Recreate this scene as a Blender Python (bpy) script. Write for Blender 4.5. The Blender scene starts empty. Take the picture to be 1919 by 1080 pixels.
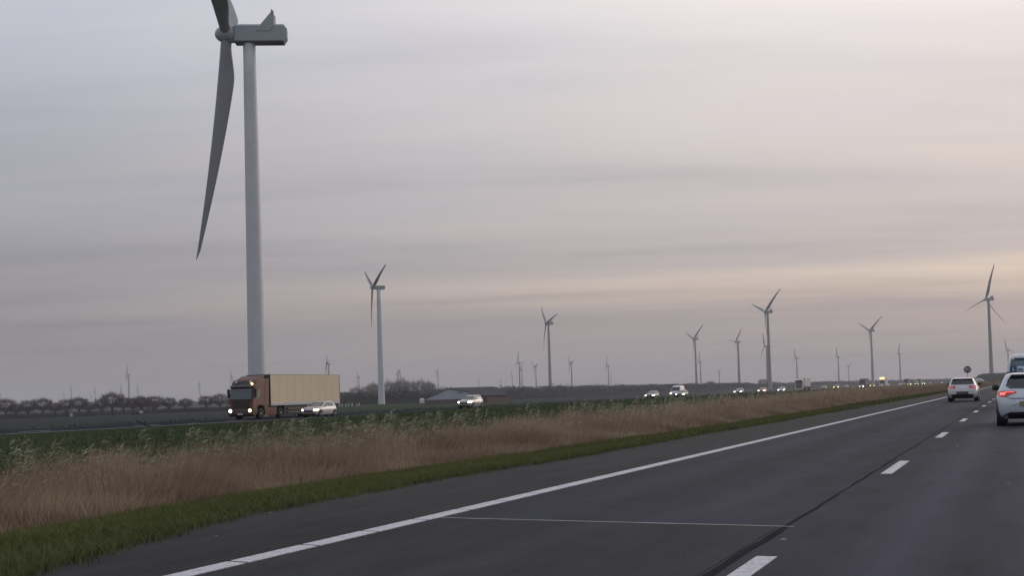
import bpy, math, random
import numpy as np
from mathutils import Matrix, Vector

random.seed(7); rng = np.random.default_rng(7)
S = bpy.context.scene
COL = S.collection
R = math.radians

# ------------------------------------------------------------------ camera
CAM_H = 1.25
cd = bpy.data.cameras.new('camera'); cam = bpy.data.objects.new('camera', cd); COL.objects.link(cam)
yaw, pitch, roll = R(21.6616), R(1.7899), 0.030
fwd = Vector((-math.sin(yaw)*math.cos(pitch), math.cos(yaw)*math.cos(pitch), math.sin(pitch)))
rt = Vector((math.cos(yaw), math.sin(yaw), 0)); up = rt.cross(fwd)
rt2 = rt*math.cos(roll) - up*math.sin(roll); up2 = up*math.cos(roll) + rt*math.sin(roll)
m = Matrix((rt2, up2, -fwd)).transposed().to_4x4(); m.translation = (0, 0, CAM_H)
cam.matrix_world = m
cd.sensor_width = 36.0; cd.lens = 2400*36/1919; cd.shift_y = 125.64/1919
cd.clip_start = 0.1; cd.clip_end = 40000
S.camera = cam

# ------------------------------------------------------------------ world / light
SUN_AZ, SUN_EL = R(27), R(9)
w = bpy.data.worlds.new('World'); S.world = w; w.use_nodes = True
nt = w.node_tree; nt.nodes.clear()
def N(t, **k):
    n = nt.nodes.new(t)
    for a, b in k.items(): setattr(n, a, b)
    return n
L = lambda a, b: nt.links.new(a, b)
def math_(op, a, b=None, c=None):
    n = N('ShaderNodeMath', operation=op)
    for i, v in enumerate((a, b, c)):
        if v is None: continue
        if isinstance(v, (int, float)): n.inputs[i].default_value = v
        else: L(v, n.inputs[i])
    return n.outputs[0]
def ramp_(fac, pts, interp='EASE'):
    n = N('ShaderNodeValToRGB'); cr = n.color_ramp; cr.interpolation = interp
    while len(cr.elements) < len(pts): cr.elements.new(0.5)
    for e, (p, c) in zip(cr.elements, pts):
        e.position = p; e.color = (*c, 1)
    L(fac, n.inputs[0]); return n.outputs[0]
tc = N('ShaderNodeTexCoord'); sep = N('ShaderNodeSeparateXYZ'); L(tc.outputs['Generated'], sep.inputs[0])
X, Y, Z = sep.outputs
zc = math_('MAXIMUM', Z, 0.0)
hl = math_('SQRT', math_('ADD', math_('MULTIPLY', X, X), math_('MULTIPLY', Y, Y)))
az = math_('DIVIDE', math_('ADD', math_('MULTIPLY', X, math.sin(SUN_AZ)), math_('MULTIPLY', Y, math.cos(SUN_AZ))), math_('ADD', hl, 1e-4))
# flat cloud sheet seen in perspective: streaks lying across the wind
den = math_('ADD', zc, 0.045)
px, py = math_('DIVIDE', X, den), math_('DIVIDE', Y, den)
ux = math_('ADD', math_('MULTIPLY', px, math.cos(yaw)), math_('MULTIPLY', py, math.sin(yaw)))
uy = math_('ADD', math_('MULTIPLY', px, -math.sin(yaw)), math_('MULTIPLY', py, math.cos(yaw)))
def cloud(sx, sy, detail, seed):
    cb = N('ShaderNodeCombineXYZ'); L(math_('MULTIPLY', ux, sx), cb.inputs[0]); L(math_('MULTIPLY', uy, sy), cb.inputs[1]); cb.inputs[2].default_value = seed
    n = N('ShaderNodeTexNoise'); n.inputs['Scale'].default_value = 1; n.inputs['Detail'].default_value = detail
    n.inputs['Roughness'].default_value = 0.5; n.inputs['Distortion'].default_value = 0.35
    L(cb.outputs[0], n.inputs['Vector']); return n.outputs['Fac']
c1, c2 = cloud(0.34, 1.15, 5.0, 3.1), cloud(0.95, 3.4, 6.0, 8.4)
cl = math_('ADD', math_('MULTIPLY', c1, 0.62), math_('MULTIPLY', c2, 0.38))
streak = N('ShaderNodeMapRange'); L(cl, streak.inputs[0])
streak.inputs[1].default_value = 0.34; streak.inputs[2].default_value = 0.66; streak.inputs[3].default_value = 0.90; streak.inputs[4].default_value = 1.08
# elevation wobble so the light band is not a ruled line
ze = math_('ADD', zc, math_('MULTIPLY', math_('SUBTRACT', c1, 0.5), 0.022))
left = ramp_(ze, [(0.0, (.280, .262, .280)), (.05, (.290, .272, .290)), (.09, (.325, .312, .340)), (.16, (.405, .405, .450)), (.30, (.54, .565, .645)), (1, (.54, .56, .63))])
right = ramp_(ze, [(0.0, (.455, .385, .38)), (.060, (.485, .41, .40)), (.072, (.70, .56, .475)), (.086, (.82, .67, .57)), (.098, (.60, .53, .515)), (.15, (.68, .605, .59)), (.21, (.82, .74, .715)), (.30, (1.02, .93, .89)), (1, (.70, .70, .75))])
fa = N('ShaderNodeMapRange', interpolation_type='SMOOTHSTEP'); L(az, fa.inputs[0]); fa.inputs[1].default_value = 0.27; fa.inputs[2].default_value = 1.02
mx = N('ShaderNodeMix', data_type='RGBA'); L(fa.outputs[0], mx.inputs[0]); L(left, mx.inputs[6]); L(right, mx.inputs[7])
streak.inputs[3].default_value = 0.0; streak.inputs[4].default_value = 1.0
tint = ramp_(streak.outputs[0], [(0.0, (.86, .87, .895)), (.5, (.97, .97, .98)), (1.0, (1.04, 1.02, .99))], 'LINEAR')
vt = N('ShaderNodeVectorMath', operation='MULTIPLY'); L(mx.outputs[2], vt.inputs[0]); L(tint, vt.inputs[1])
vm = N('ShaderNodeVectorMath', operation='SCALE'); L(vt.outputs[0], vm.inputs[0]); vm.inputs['Scale'].default_value = 10.5
sky = N('ShaderNodeTexSky', sky_type='NISHITA'); sky.sun_disc = False; sky.sun_elevation = SUN_EL; sky.sun_rotation = SUN_AZ
sky.air_density = 1.0; sky.dust_density = 3.0
mk = N('ShaderNodeMix', data_type='RGBA'); mk.inputs[0].default_value = 0.93      # near-closed cloud deck
L(sky.outputs[0], mk.inputs[6]); L(vm.outputs[0], mk.inputs[7])
bg = N('ShaderNodeBackground'); bg.inputs['Strength'].default_value = 0.1; L(mk.outputs[2], bg.inputs['Color'])
wo = N('ShaderNodeOutputWorld'); L(bg.outputs[0], wo.inputs['Surface'])

sl = bpy.data.lights.new('sun', 'SUN'); sun = bpy.data.objects.new('sun', sl); COL.objects.link(sun)
sl.energy = 0.55; sl.angle = R(25); sl.color = (1.0, 0.88, 0.76)
sdir = Vector((math.sin(SUN_AZ)*math.cos(SUN_EL), math.cos(SUN_AZ)*math.cos(SUN_EL), math.sin(SUN_EL)))
sun.rotation_euler = sdir.to_track_quat('Z', 'Y').to_euler()

S.view_settings.view_transform = 'Standard'; S.view_settings.look = 'None'
S.view_settings.exposure = 0.0; S.view_settings.gamma = 1.0; S.view_settings.use_curve_mapping = False
S.render.engine = 'CYCLES'
S.cycles.use_denoising = True
S.cycles.max_bounces = 6; S.cycles.volume_bounces = 1; S.cycles.transparent_max_bounces = 6
S.cycles.sample_clamp_indirect = 4.0

# ------------------------------------------------------------------ materials
MATS = {}
def mat(name, col, rough=0.7, metal=0.0, spec=0.5, var=0.0, scale=4.0, coat=0.0, emit=0.0, ecol=None, bump=0.0, detail=4, col2=None, attr=False, space='Object'):
    if name in MATS: return MATS[name]
    mt = bpy.data.materials.new(name); mt.use_nodes = True; MATS[name] = mt
    t = mt.node_tree; b = t.nodes['Principled BSDF']
    b.inputs['Base Color'].default_value = (*col, 1); b.inputs['Roughness'].default_value = rough
    b.inputs['Metallic'].default_value = metal; b.inputs['Specular IOR Level'].default_value = spec; b.inputs['Coat Weight'].default_value = coat
    b.inputs['Coat Roughness'].default_value = 0.08
    if emit:
        b.inputs['Emission Color'].default_value = (*(ecol or col), 1); b.inputs['Emission Strength'].default_value = emit
        mt.cycles.emission_sampling = 'NONE'
    if var or col2 or bump:
        c = t.nodes.new('ShaderNodeTexCoord'); n = t.nodes.new('ShaderNodeTexNoise')
        n.inputs['Scale'].default_value = scale; n.inputs['Detail'].default_value = detail; n.inputs['Roughness'].default_value = 0.6
        t.links.new(c.outputs[space], n.inputs['Vector'])
        fac = n.outputs['Fac']
        if attr:
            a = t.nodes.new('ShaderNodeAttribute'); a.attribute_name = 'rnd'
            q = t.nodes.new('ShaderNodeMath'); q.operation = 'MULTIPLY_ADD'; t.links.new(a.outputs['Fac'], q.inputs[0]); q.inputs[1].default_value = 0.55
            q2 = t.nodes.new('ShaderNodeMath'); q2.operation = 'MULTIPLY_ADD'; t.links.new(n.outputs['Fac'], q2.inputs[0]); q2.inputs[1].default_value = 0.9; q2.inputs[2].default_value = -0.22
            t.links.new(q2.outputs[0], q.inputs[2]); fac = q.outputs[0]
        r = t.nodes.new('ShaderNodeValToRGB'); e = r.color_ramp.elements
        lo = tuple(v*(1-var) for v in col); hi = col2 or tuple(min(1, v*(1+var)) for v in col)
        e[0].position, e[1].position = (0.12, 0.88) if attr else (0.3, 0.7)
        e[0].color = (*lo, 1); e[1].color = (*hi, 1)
        t.links.new(fac, r.inputs[0]); t.links.new(r.outputs[0], b.inputs['Base Color'])
        if bump:
            n2 = t.nodes.new('ShaderNodeTexNoise'); n2.inputs['Scale'].default_value = scale*40; n2.inputs['Detail'].default_value = 3
            t.links.new(c.outputs[space], n2.inputs['Vector'])
            bn = t.nodes.new('ShaderNodeBump'); bn.inputs['Strength'].default_value = bump; bn.inputs['Distance'].default_value = 0.01
            t.links.new(n2.outputs['Fac'], bn.inputs['Height']); t.links.new(bn.outputs[0], b.inputs['Normal'])
    return mt

def asphalt(name, base, tracks, spec=.16):
    """asphalt with worn wheel tracks along +Y, stone grain and large-scale mottling"""
    mt = bpy.data.materials.new(name); mt.use_nodes = True; t = mt.node_tree; b = t.nodes['Principled BSDF']
    def nd(k, **kw):
        n = t.nodes.new(k)
        for a, v in kw.items(): setattr(n, a, v)
        return n
    c = nd('ShaderNodeTexCoord')
    def noise(scale, sc=(1, 1, 1), d=4):
        mp = nd('ShaderNodeMapping'); mp.inputs['Scale'].default_value = sc; t.links.new(c.outputs['Object'], mp.inputs[0])
        n = nd('ShaderNodeTexNoise'); n.inputs['Scale'].default_value = scale; n.inputs['Detail'].default_value = d; n.inputs['Roughness'].default_value = 0.65
        t.links.new(mp.outputs[0], n.inputs['Vector']); return n.outputs['Fac']
    def M(op, a, bb, cc=None):
        n = nd('ShaderNodeMath', operation=op)
        for i, v in enumerate((a, bb, cc)):
            if v is None: continue
            if isinstance(v, (int, float)): n.inputs[i].default_value = v
            else: t.links.new(v, n.inputs[i])
        return n.outputs[0]
    big, mid, grain = noise(1.0, (.45, .06, 1)), noise(1.0, (2.2, .5, 1), 6), noise(38, d=3)
    v = M('MULTIPLY_ADD', big, 1.5, -0.10); v = M('ADD', v, M('MULTIPLY_ADD', mid, 1.5, -0.60)); v = M('ADD', v, M('MULTIPLY_ADD', grain, 1.9, -0.95)); v = M('MAXIMUM', v, 0.15)
    sx = nd('ShaderNodeSeparateXYZ'); t.links.new(c.outputs['Object'], sx.inputs[0])
    for tx, amp in tracks:
        dx = M('ABSOLUTE', M('SUBTRACT', sx.outputs[0], tx), None)
        k = M('MAXIMUM', M('SUBTRACT', 1.0, M('DIVIDE', dx, 0.5)), 0.0)
        v = M('ADD', v, M('MULTIPLY', k, amp))
    cm = nd('ShaderNodeVectorMath', operation='SCALE'); cm.inputs[0].default_value = base; t.links.new(v, cm.inputs['Scale'])
    t.links.new(cm.outputs[0], b.inputs['Base Color'])
    b.inputs['Roughness'].default_value = 0.78; b.inputs['Specular IOR Level'].default_value = spec
    bp = nd('ShaderNodeBump'); bp.inputs['Strength'].default_value = 0.35; bp.inputs['Distance'].default_value = 0.01
    t.links.new(grain, bp.inputs['Height']); t.links.new(bp.outputs[0], b.inputs['Normal'])
    return mt

M_white_metal = mat('turbine_white', (.55, .555, .58), .45, var=.05, scale=.35)
M_tower_backlit = mat('tower_backlit', (.27, .255, .25), .5, var=.05, scale=.35)  # shaded copy of the turbine white: backlight put into the colour
M_blade = mat('blade_backlit_grey', (.22, .225, .25), .45, var=.06, scale=.3)  # blade colour darkened to carry the shade of blades seen against the sky
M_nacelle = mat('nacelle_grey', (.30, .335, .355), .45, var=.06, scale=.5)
M_dark = mat('dark_trim', (.02, .02, .022), .6)
M_rubber = mat('tyre_rubber', (.018, .018, .018), .85, bump=.2, scale=1)
M_rim = mat('alloy_rim', (.35, .35, .36), .35, metal=.8)
M_glass = mat('car_glass', (.012, .014, .016), .08, spec=.6, coat=.5)
M_glass_blue = mat('van_glass', (.10, .14, .19), .12, spec=.6, coat=.5)
M_chrome = mat('grille_metal', (.3, .3, .31), .3, metal=.9)
M_head = mat('headlamp_lit', (1, 1, .95), .3, emit=14, ecol=(1, .97, .88))
M_heady = mat('headlamp_yellow', (1, .85, .5), .3, emit=9, ecol=(1, .72, .30))
M_headg = mat('headlamp_greenish', (.9, 1, .8), .3, emit=10, ecol=(.85, 1, .66))
M_headoff = mat('lamp_glass', (.5, .52, .55), .1, coat=.6)
M_tail = mat('tail_lamp', (.24, .02, .03), .15, coat=.6, emit=.12, ecol=(1, .04, .05))
M_brake = mat('tail_lamp_lit', (.8, .05, .04), .2, emit=1.5, ecol=(1, .16, .13))
M_amber = mat('amber_board_lit', (1, .6, .25), .3, emit=2.6, ecol=(1, .55, .24))
M_plate_y = mat('plate_yellow', (.34, .26, .09), .5)
M_plate_w = mat('plate_white', (.6, .6, .6), .5)
def paint(name, c): return mat('paint_'+name, c, .28, coat=.7, var=.05, scale=3)
M_twig = mat('bare_twigs', (.135, .115, .125), .9, var=.3, scale=.6, attr=True)
M_twig_pale = mat('bare_twigs_pale', (.27, .25, .24), .9, var=.3, scale=.4, attr=True)
M_bark = mat('bark', (.05, .043, .042), .9, var=.3, scale=3)
M_wood = mat('woodland', (.031, .028, .037), .95, var=.35, scale=.05, attr=True)
M_hedge = mat('dark_hedge', (.036, .036, .036), .95, var=.35, scale=.1, attr=True)

# ------------------------------------------------------------------ mesh helpers
def tag(o, label=None, cat=None, group=None, kind=None):
    if label: o['label'] = label
    if cat: o['category'] = cat
    if group: o['group'] = group
    if kind: o['kind'] = kind
    return o
def empty(name, loc=(0, 0, 0), rz=0.0, scale=1.0):
    o = bpy.data.objects.new(name, None); COL.objects.link(o)
    o.location = loc; o.rotation_euler = (0, 0, rz); o.scale = (scale,)*3; o.empty_display_size = 0.3
    return o
def link(name, me, material=None, parent=None):
    o = bpy.data.objects.new(name, me); COL.objects.link(o)
    if material is not None and not me.materials: me.materials.append(material)
    if parent is not None: o.parent = parent
    return o
def mesh(name, v, f, material, parent=None, smooth=False):
    me = bpy.data.meshes.new(name); me.from_pydata([tuple(map(float, p)) for p in v], [], f); me.update()
    if smooth:
        me.polygons.foreach_set('use_smooth', [True]*len(me.polygons))
    return link(name, me, material, parent)
class MB:
    def __init__(s): s.v = []; s.f = []
    def add(s, v, f):
        k = len(s.v); s.v += [tuple(p) for p in v]; s.f += [tuple(i+k for i in q) for q in f]; return s
    def box(s, x0, x1, y0, y1, z0, z1):
        v = [(x0, y0, z0), (x1, y0, z0), (x1, y1, z0), (x0, y1, z0), (x0, y0, z1), (x1, y0, z1), (x1, y1, z1), (x0, y1, z1)]
        return s.add(v, [(0, 3, 2, 1), (4, 5, 6, 7), (0, 1, 5, 4), (1, 2, 6, 5), (2, 3, 7, 6), (3, 0, 4, 7)])
    def prism(s, poly, axis, a, b):
        """extrude a 2-D polygon: axis 'x' -> poly is (y,z); 'y' -> (x,z); 'z' -> (x,y)"""
        def P(p, t): return {'x': (t, p[0], p[1]), 'y': (p[0], t, p[1]), 'z': (p[0], p[1], t)}[axis]
        n = len(poly); v = [P(p, a) for p in poly] + [P(p, b) for p in poly]
        f = [tuple(range(n))[::-1], tuple(range(n, 2*n))] + [(i, (i+1) % n, n+(i+1) % n, n+i) for i in range(n)]
        return s.add(v, f)
    def lathe(s, prof, axis='z', seg=16, c=(0, 0, 0)):
        v = []; f = []
        for r, h in prof:
            for i in range(seg):
                a = 2*math.pi*i/seg; p = (r*math.cos(a), r*math.sin(a))
                q = {'z': (p[0], p[1], h), 'x': (h, p[0], p[1]), 'y': (p[0], h, p[1])}[axis]
                v.append((q[0]+c[0], q[1]+c[1], q[2]+c[2]))
        for k in range(len(prof)-1):
            for i in range(seg):
                j = (i+1) % seg; f.append((k*seg+i, k*seg+j, (k+1)*seg+j, (k+1)*seg+i))
        f.append(tuple(range(seg))[::-1]); f.append(tuple(range((len(prof)-1)*seg, len(prof)*seg)))
        return s.add(v, f)
    def tube(s, p0, p1, r0, r1, seg=6):
        p0, p1 = Vector(p0), Vector(p1); d = (p1-p0).normalized(); a = d.orthogonal().normalized(); b = d.cross(a)
        v = []
        for p, r in ((p0, r0), (p1, r1)):
            for i in range(seg):
                t = 2*math.pi*i/seg; v.append(tuple(p+(a*math.cos(t)+b*math.sin(t))*r))
        f = [(i, (i+1) % seg, seg+(i+1) % seg, seg+i) for i in range(seg)] + [tuple(range(seg))[::-1], tuple(range(seg, 2*seg))]
        return s.add(v, f)
    def build(s, name, material, parent=None, smooth=False, bevel=0.0):
        o = mesh(name, s.v, s.f, material, parent, smooth)
        if bevel:
            b = o.modifiers.new('bevel', 'BEVEL'); b.width = bevel; b.segments = 2; b.limit_method = 'ANGLE'
        return o
def copy_tree(o, parent=None):
    c = o.copy(); COL.objects.link(c); c.parent = parent
    for ch in list(KIDS.get(o.name, [])) or [x for x in o.children]: copy_tree(ch, c)
    return c
KIDS = {}
def repaint(root, part, material):
    for ch in root.children:
        if ch.name.split('.')[0] == part:
            ch.material_slots[0].link = 'OBJECT'; ch.material_slots[0].material = material
def tri_mesh(name, verts, tris, material, rnd=None, parent=None):
    me = bpy.data.meshes.new(name)
    nv, nf = len(verts), len(tris)
    me.vertices.add(nv); me.vertices.foreach_set('co', np.ascontiguousarray(verts, np.float32).ravel())
    me.loops.add(nf*3); me.loops.foreach_set('vertex_index', np.ascontiguousarray(tris, np.int32).ravel())
    me.polygons.add(nf); me.polygons.foreach_set('loop_start', np.arange(0, nf*3, 3, dtype=np.int32))
    me.update(calc_edges=True); me.validate()
    if rnd is not None:
        a = me.attributes.new('rnd', 'FLOAT', 'POINT'); a.data.foreach_set('value', np.ascontiguousarray(rnd, np.float32))
    return link(name, me, material, parent)
def blades(pos, h, wd, lean, fine=True):
    """grass blades: returns verts, tris, rnd"""
    n = len(pos); a = rng.uniform(0, 2*np.pi, n); sd = np.stack([np.cos(a), np.sin(a), 0*a], 1)*(wd/2)[:, None]
    up_ = np.zeros((n, 3)); up_[:, 2] = h; ln = np.concatenate([lean, np.zeros((n, 1))], 1)
    rn = rng.uniform(0, 1, n)
    tip = pos+up_+ln
    if fine:
        mid = pos+up_*.55+ln*.3
        v = np.stack([pos-sd, pos+sd, mid-sd*.75, mid+sd*.75, tip], 1).reshape(-1, 3)
        k = (np.arange(n)*5)[:, None]
        t = np.concatenate([k+np.array([[0, 1, 3]]), k+np.array([[0, 3, 2]]), k+np.array([[2, 3, 4]])], 0)
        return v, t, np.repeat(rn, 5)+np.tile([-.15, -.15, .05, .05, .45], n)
    v = np.stack([pos-sd, pos+sd, tip], 1).reshape(-1, 3)
    k = (np.arange(n)*3)[:, None]
    return v, k+np.array([[0, 1, 2]]), np.repeat(rn, 3)
def merge(parts):
    V, T, Q = [], [], []; k = 0
    for v, t, r in parts: V.append(v); T.append(t+k); Q.append(r); k += len(v)
    return np.concatenate(V), np.concatenate(T), np.concatenate(Q)

# ------------------------------------------------------------------ ground
FIELD = -2.1; OPP = -0.25
SEC = [(-9000, FIELD), (-92, FIELD), (-84, -1.9), (-77, -.55), (-73.5, -.29), (-57, -.29), (-54.5, -.45), (-16.4, -.45), (-15.0, -.70), (-13.4, -.70), (-11.6, -.26),
       (-8.6, -.05), (-8.0, -.02), (5.4, -.02), (9, -.3), (16, -.9), (40, FIELD), (9000, FIELD)]
SX = np.array([a for a, _ in SEC], float); SZ = np.array([b for _, b in SEC], float)
def gz(x): return np.interp(x, SX, SZ)
xs = sorted(set(list(SX) + [-4000, -2000, -1000, -500, -250, -150, -36, 100, 300, 1000, 3000]))
ys = [-300, -60, -20, 0, 20, 40, 60, 90, 130, 200, 320, 500, 900, 1600, 3000, 5500, 9000]
V = [(x, y, float(gz(x))) for y in ys for x in xs]; nx = len(xs)
Fq = [(j*nx+i, j*nx+i+1, (j+1)*nx+i+1, (j+1)*nx+i) for j in range(len(ys)-1) for i in range(nx-1)]
gm = bpy.data.materials.new('ground_cover'); gm.use_nodes = True; t = gm.node_tree; b = t.nodes['Principled BSDF']
b.inputs['Roughness'].default_value = 1.0; b.inputs['Specular IOR Level'].default_value = 0.1
tcn = t.nodes.new('ShaderNodeTexCoord'); sx = t.nodes.new('ShaderNodeSeparateXYZ'); t.links.new(tcn.outputs['Object'], sx.inputs[0])
mr = t.nodes.new('ShaderNodeMapRange'); t.links.new(sx.outputs[0], mr.inputs[0]); mr.inputs[1].default_value = -100; mr.inputs[2].default_value = 0
cr = t.nodes.new('ShaderNodeValToRGB'); cr.color_ramp.interpolation = 'LINEAR'
pts = [(0.0, (.017, .023, .021)), (.14, (.018, .025, .022)), (.25, (.022, .031, .023)), (.42, (.030, .046, .020)), (.44, (.034, .056, .022)), (.835, (.034, .056, .022)), (.855, (.085, .065, .05)), (.885, (.080, .060, .046)), (.90, (.035, .048, .020)), (.915, (.035, .048, .020))]
while len(cr.color_ramp.elements) < len(pts): cr.color_ramp.elements.new(.5)
for e, (p, c) in zip(cr.color_ramp.elements, pts): e.position = p; e.color = (*c, 1)
nz = t.nodes.new('ShaderNodeTexNoise'); nz.inputs['Scale'].default_value = .12; nz.inputs['Detail'].default_value = 6; t.links.new(tcn.outputs['Object'], nz.inputs['Vector'])
nm = t.nodes.new('ShaderNodeMapRange'); t.links.new(nz.outputs['Fac'], nm.inputs[0]); nm.inputs[1].default_value = .3; nm.inputs[2].default_value = .7; nm.inputs[3].default_value = .65; nm.inputs[4].default_value = 1.35
vs = t.nodes.new('ShaderNodeVectorMath'); vs.operation = 'SCALE'
t.links.new(mr.outputs[0], cr.inputs[0]); t.links.new(cr.outputs[0], vs.inputs[0]); t.links.new(nm.outputs[0], vs.inputs['Scale']); t.links.new(vs.outputs[0], b.inputs['Base Color'])
tag(mesh('ground', V, Fq, gm), kind='structure')

# a parcel of green winter crop beyond the opposite road
v = [(-94, 150, FIELD+.04), (-94, 240, FIELD+.04), (-232, 585, FIELD+.04), (-330, 800, FIELD+.04), (-398, 690, FIELD+.04), (-345, 565, FIELD+.04)]
tag(mesh('crop_field', v, [tuple(range(6))], mat('winter_crop', (.022, .037, .017), 1.0, spec=.05, var=.3, col2=(.036, .055, .026), scale=.15, detail=8)), kind='structure')
# far motorway verge mound carrying a crossing road
def mound_z(x, y):
    a = np.clip((x+38)/14, 0, 1); a = a*a*(3-2*a)
    c = np.clip((60-x)/45, 0, 1); top = 3.0+3.4*a*np.clip((8-x)/22+.35, 0.0, 1)
    d = np.clip(1-abs(y-900)/45, 0, 1); d = d*d*(3-2*d)
    return FIELD-.05 + (top+2.0)*d*a*np.clip(c+.25, 0, 1)
mxs = np.linspace(-45, 140, 60); mys = np.linspace(850, 950, 14)
V = [(x, y, float(mound_z(x, y))) for y in mys for x in mxs]
Fq = [(j*60+i, j*60+i+1, (j+1)*60+i+1, (j+1)*60+i) for j in range(13) for i in range(59)]
tag(mesh('overpass_embankment', V, Fq, mat('embankment_grass', (.028, .032, .028), 1, var=.3, scale=.08), None, True), kind='structure')

# ------------------------------------------------------------------ roads
ROAD_A = asphalt('asphalt_near', (.027, .029, .046), [(-4.75, .35), (-3.05, .35), (-.9, .85), (.85, .85), (.0, .45), (-3.9, -.2)])
ROAD_B = asphalt('asphalt_far', (.050, .055, .061), [(-62.0, .1), (-60.2, .1), (-65.5, .1), (-63.7, .1)], .0)
def sheet(name, x0, x1, y0, y1, z, material, parent=None, th=.02, ny=1):
    return MB().box(x0, x1, y0, y1, z-th, z).build(name, material, parent)
def ragged(name, xl, xr, z, material, ys_, amp):
    v = []; f = []
    for i, y in enumerate(ys_):
        v += [(xl+random.uniform(-amp, amp), y, z), (xr, y, z)]
        if i: f.append((2*i-2, 2*i-1, 2*i+1, 2*i))
    return mesh(name, v, f, material)
ry = list(np.arange(-30, 60, .8)) + list(np.arange(60, 300, 4)) + [400, 700, 1500, 3500]
road = tag(ragged('road', -8.05, 5.4, .004, ROAD_A, ry, .10), kind='structure')
opp = tag(sheet('opposite_road', -72.4, -58.0, -60, 3500, OPP, ROAD_B), kind='structure')
def roadmark(name, wear=.5):
    mt = bpy.data.materials.new(name); mt.use_nodes = True; t = mt.node_tree; b = t.nodes['Principled BSDF']; b.inputs['Roughness'].default_value = .6
    c = t.nodes.new('ShaderNodeTexCoord'); n = t.nodes.new('ShaderNodeTexNoise'); n.inputs['Scale'].default_value = 14; n.inputs['Detail'].default_value = 8; n.inputs['Roughness'].default_value = .85
    t.links.new(c.outputs['Object'], n.inputs['Vector'])
    r = t.nodes.new('ShaderNodeValToRGB'); e = r.color_ramp.elements; e[0].position = .36; e[0].color = (.13, .13, .14, 1); e[1].position = .50; e[1].color = (.58, .58, .62, 1)
    t.links.new(n.outputs['Fac'], r.inputs[0]); t.links.new(r.outputs[0], b.inputs['Base Color']); return mt
M_mark = roadmark('road_marking')
# solid edge line laid in slanted pieces with thin drainage gaps
def skew(x0, x1, y0, y1, sk, z0, z1):
    v = [(x0, y0+sk, z0), (x1, y0, z0), (x1, y1, z0), (x0, y1+sk, z0), (x0, y0+sk, z1), (x1, y0, z1), (x1, y1, z1), (x0, y1+sk, z1)]
    return v, [(0, 3, 2, 1), (4, 5, 6, 7), (0, 1, 5, 4), (1, 2, 6, 5), (2, 3, 7, 6), (3, 0, 4, 7)]
v, f = skew(-.105, .105, 0, 1.04, .05, 0, .0055)
seg = bpy.data.meshes.new('edge_line_piece'); seg.from_pydata(v, [], f); seg.materials.append(M_mark)
for i in range(110):
    o = link('edge_line_piece', seg, None, road); o.location = (-5.75, 2.0+i*1.09, .004)
v, f = skew(-5.855, -5.645, 2.0+110*1.09, 3500, .16, .004, .0095); mesh('edge_line', v, f, M_mark, road)
dm = bpy.data.meshes.new('lane_dash'); bb = MB().box(-.075, .075, 0, 3, 0, .0055); dm.from_pydata(bb.v, [], bb.f); dm.materials.append(M_mark)
for i in range(60):
    o = link('lane_dash', dm, None, road); o.location = (-1.79, 6.45+i*11.9, .004)
MB().box(3.0, 3.2, -20, 3500, .004, .0095).build('edge_line', M_mark, road)
# tar seam between the two paving runs, transverse joint and the older patch below it
M_tar = mat('tar_seam', (.016, .016, .020), .95, spec=.05, var=.4, scale=2)
v = []; f = []
for i, y in enumerate(list(np.arange(2, 60, .7))+[80, 120, 300, 900]):
    wv = .013+random.uniform(-.007, .010) + (.016 if y < 11.2 else 0); o_ = random.uniform(-.012, .012)
    v += [(-2.0-wv+o_, y, .008), (-2.0+wv+o_, y, .008)]
    if i: f.append((2*i-2, 2*i-1, 2*i+1, 2*i))
mesh('tar_seam', v, f, M_tar, road)
patch_m = asphalt('asphalt_patch', (.025, .028, .034), [])
v = [(-8.3, -30, .0075), (-5.88, -30, .0075), (-5.88, 900, .0075), (-8.3, 900, .0075)]
mesh('road_shoulder', v, [(0, 1, 2, 3)], asphalt('asphalt_shoulder', (.029, .029, .031), [], .15), road)
v = [(-5.62, -12, .0075), (-2.06, -12, .0075), (-2.06, 11.44, .0075), (-5.62, 11.93, .0075)]
mesh('asphalt_patch', v, [(0, 1, 2, 3)], patch_m, road)
v = []; f = []
for i in range(25):
    tt = i/24; x = -5.60+tt*3.68; y = 11.985-.515*tt+random.uniform(-.006, .006); ww = .016+random.uniform(-.004, .004)
    v += [(x, y-ww, .0115), (x, y+ww, .0115)]
    if i: f.append((2*i-2, 2*i-1, 2*i+1, 2*i))
mesh('road_joint', v, f, mat('joint_filler', (.42, .42, .41), .7, var=.3, scale=4), road)
for x, y, a in ((-1.86, 10.55, .028), (-1.2, 26, .03), (-7.1, 10.2, .022), (-7.9, 12.4, .03), (-.2, 16.5, .02)):
    mesh('pebble', [(x-a, y-a*.5, .0045), (x+a, y-a*.6, .0045), (x+a*.9, y+a*.5, .0045), (x-a*.8, y+a*.6, .0045), (x, y, .0045+a*.35)],
         [(0, 1, 4), (1, 2, 4), (2, 3, 4), (3, 0, 4)], mat('grit', (.3, .29, .27), .8), road)
for xl, lm_ in ((-58.75, M_mark), (-71.6, mat('worn_marking', (.12, .12, .125), .8, var=.4, scale=1.5))):
    MB().box(xl-.10, xl+.10, -60, 3500, OPP, OPP+.0055).build('edge_line', lm_, opp)
for i in range(80):
    o = link('lane_dash', dm, None, opp); o.location = (-62.9, 20+i*12, OPP)

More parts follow.
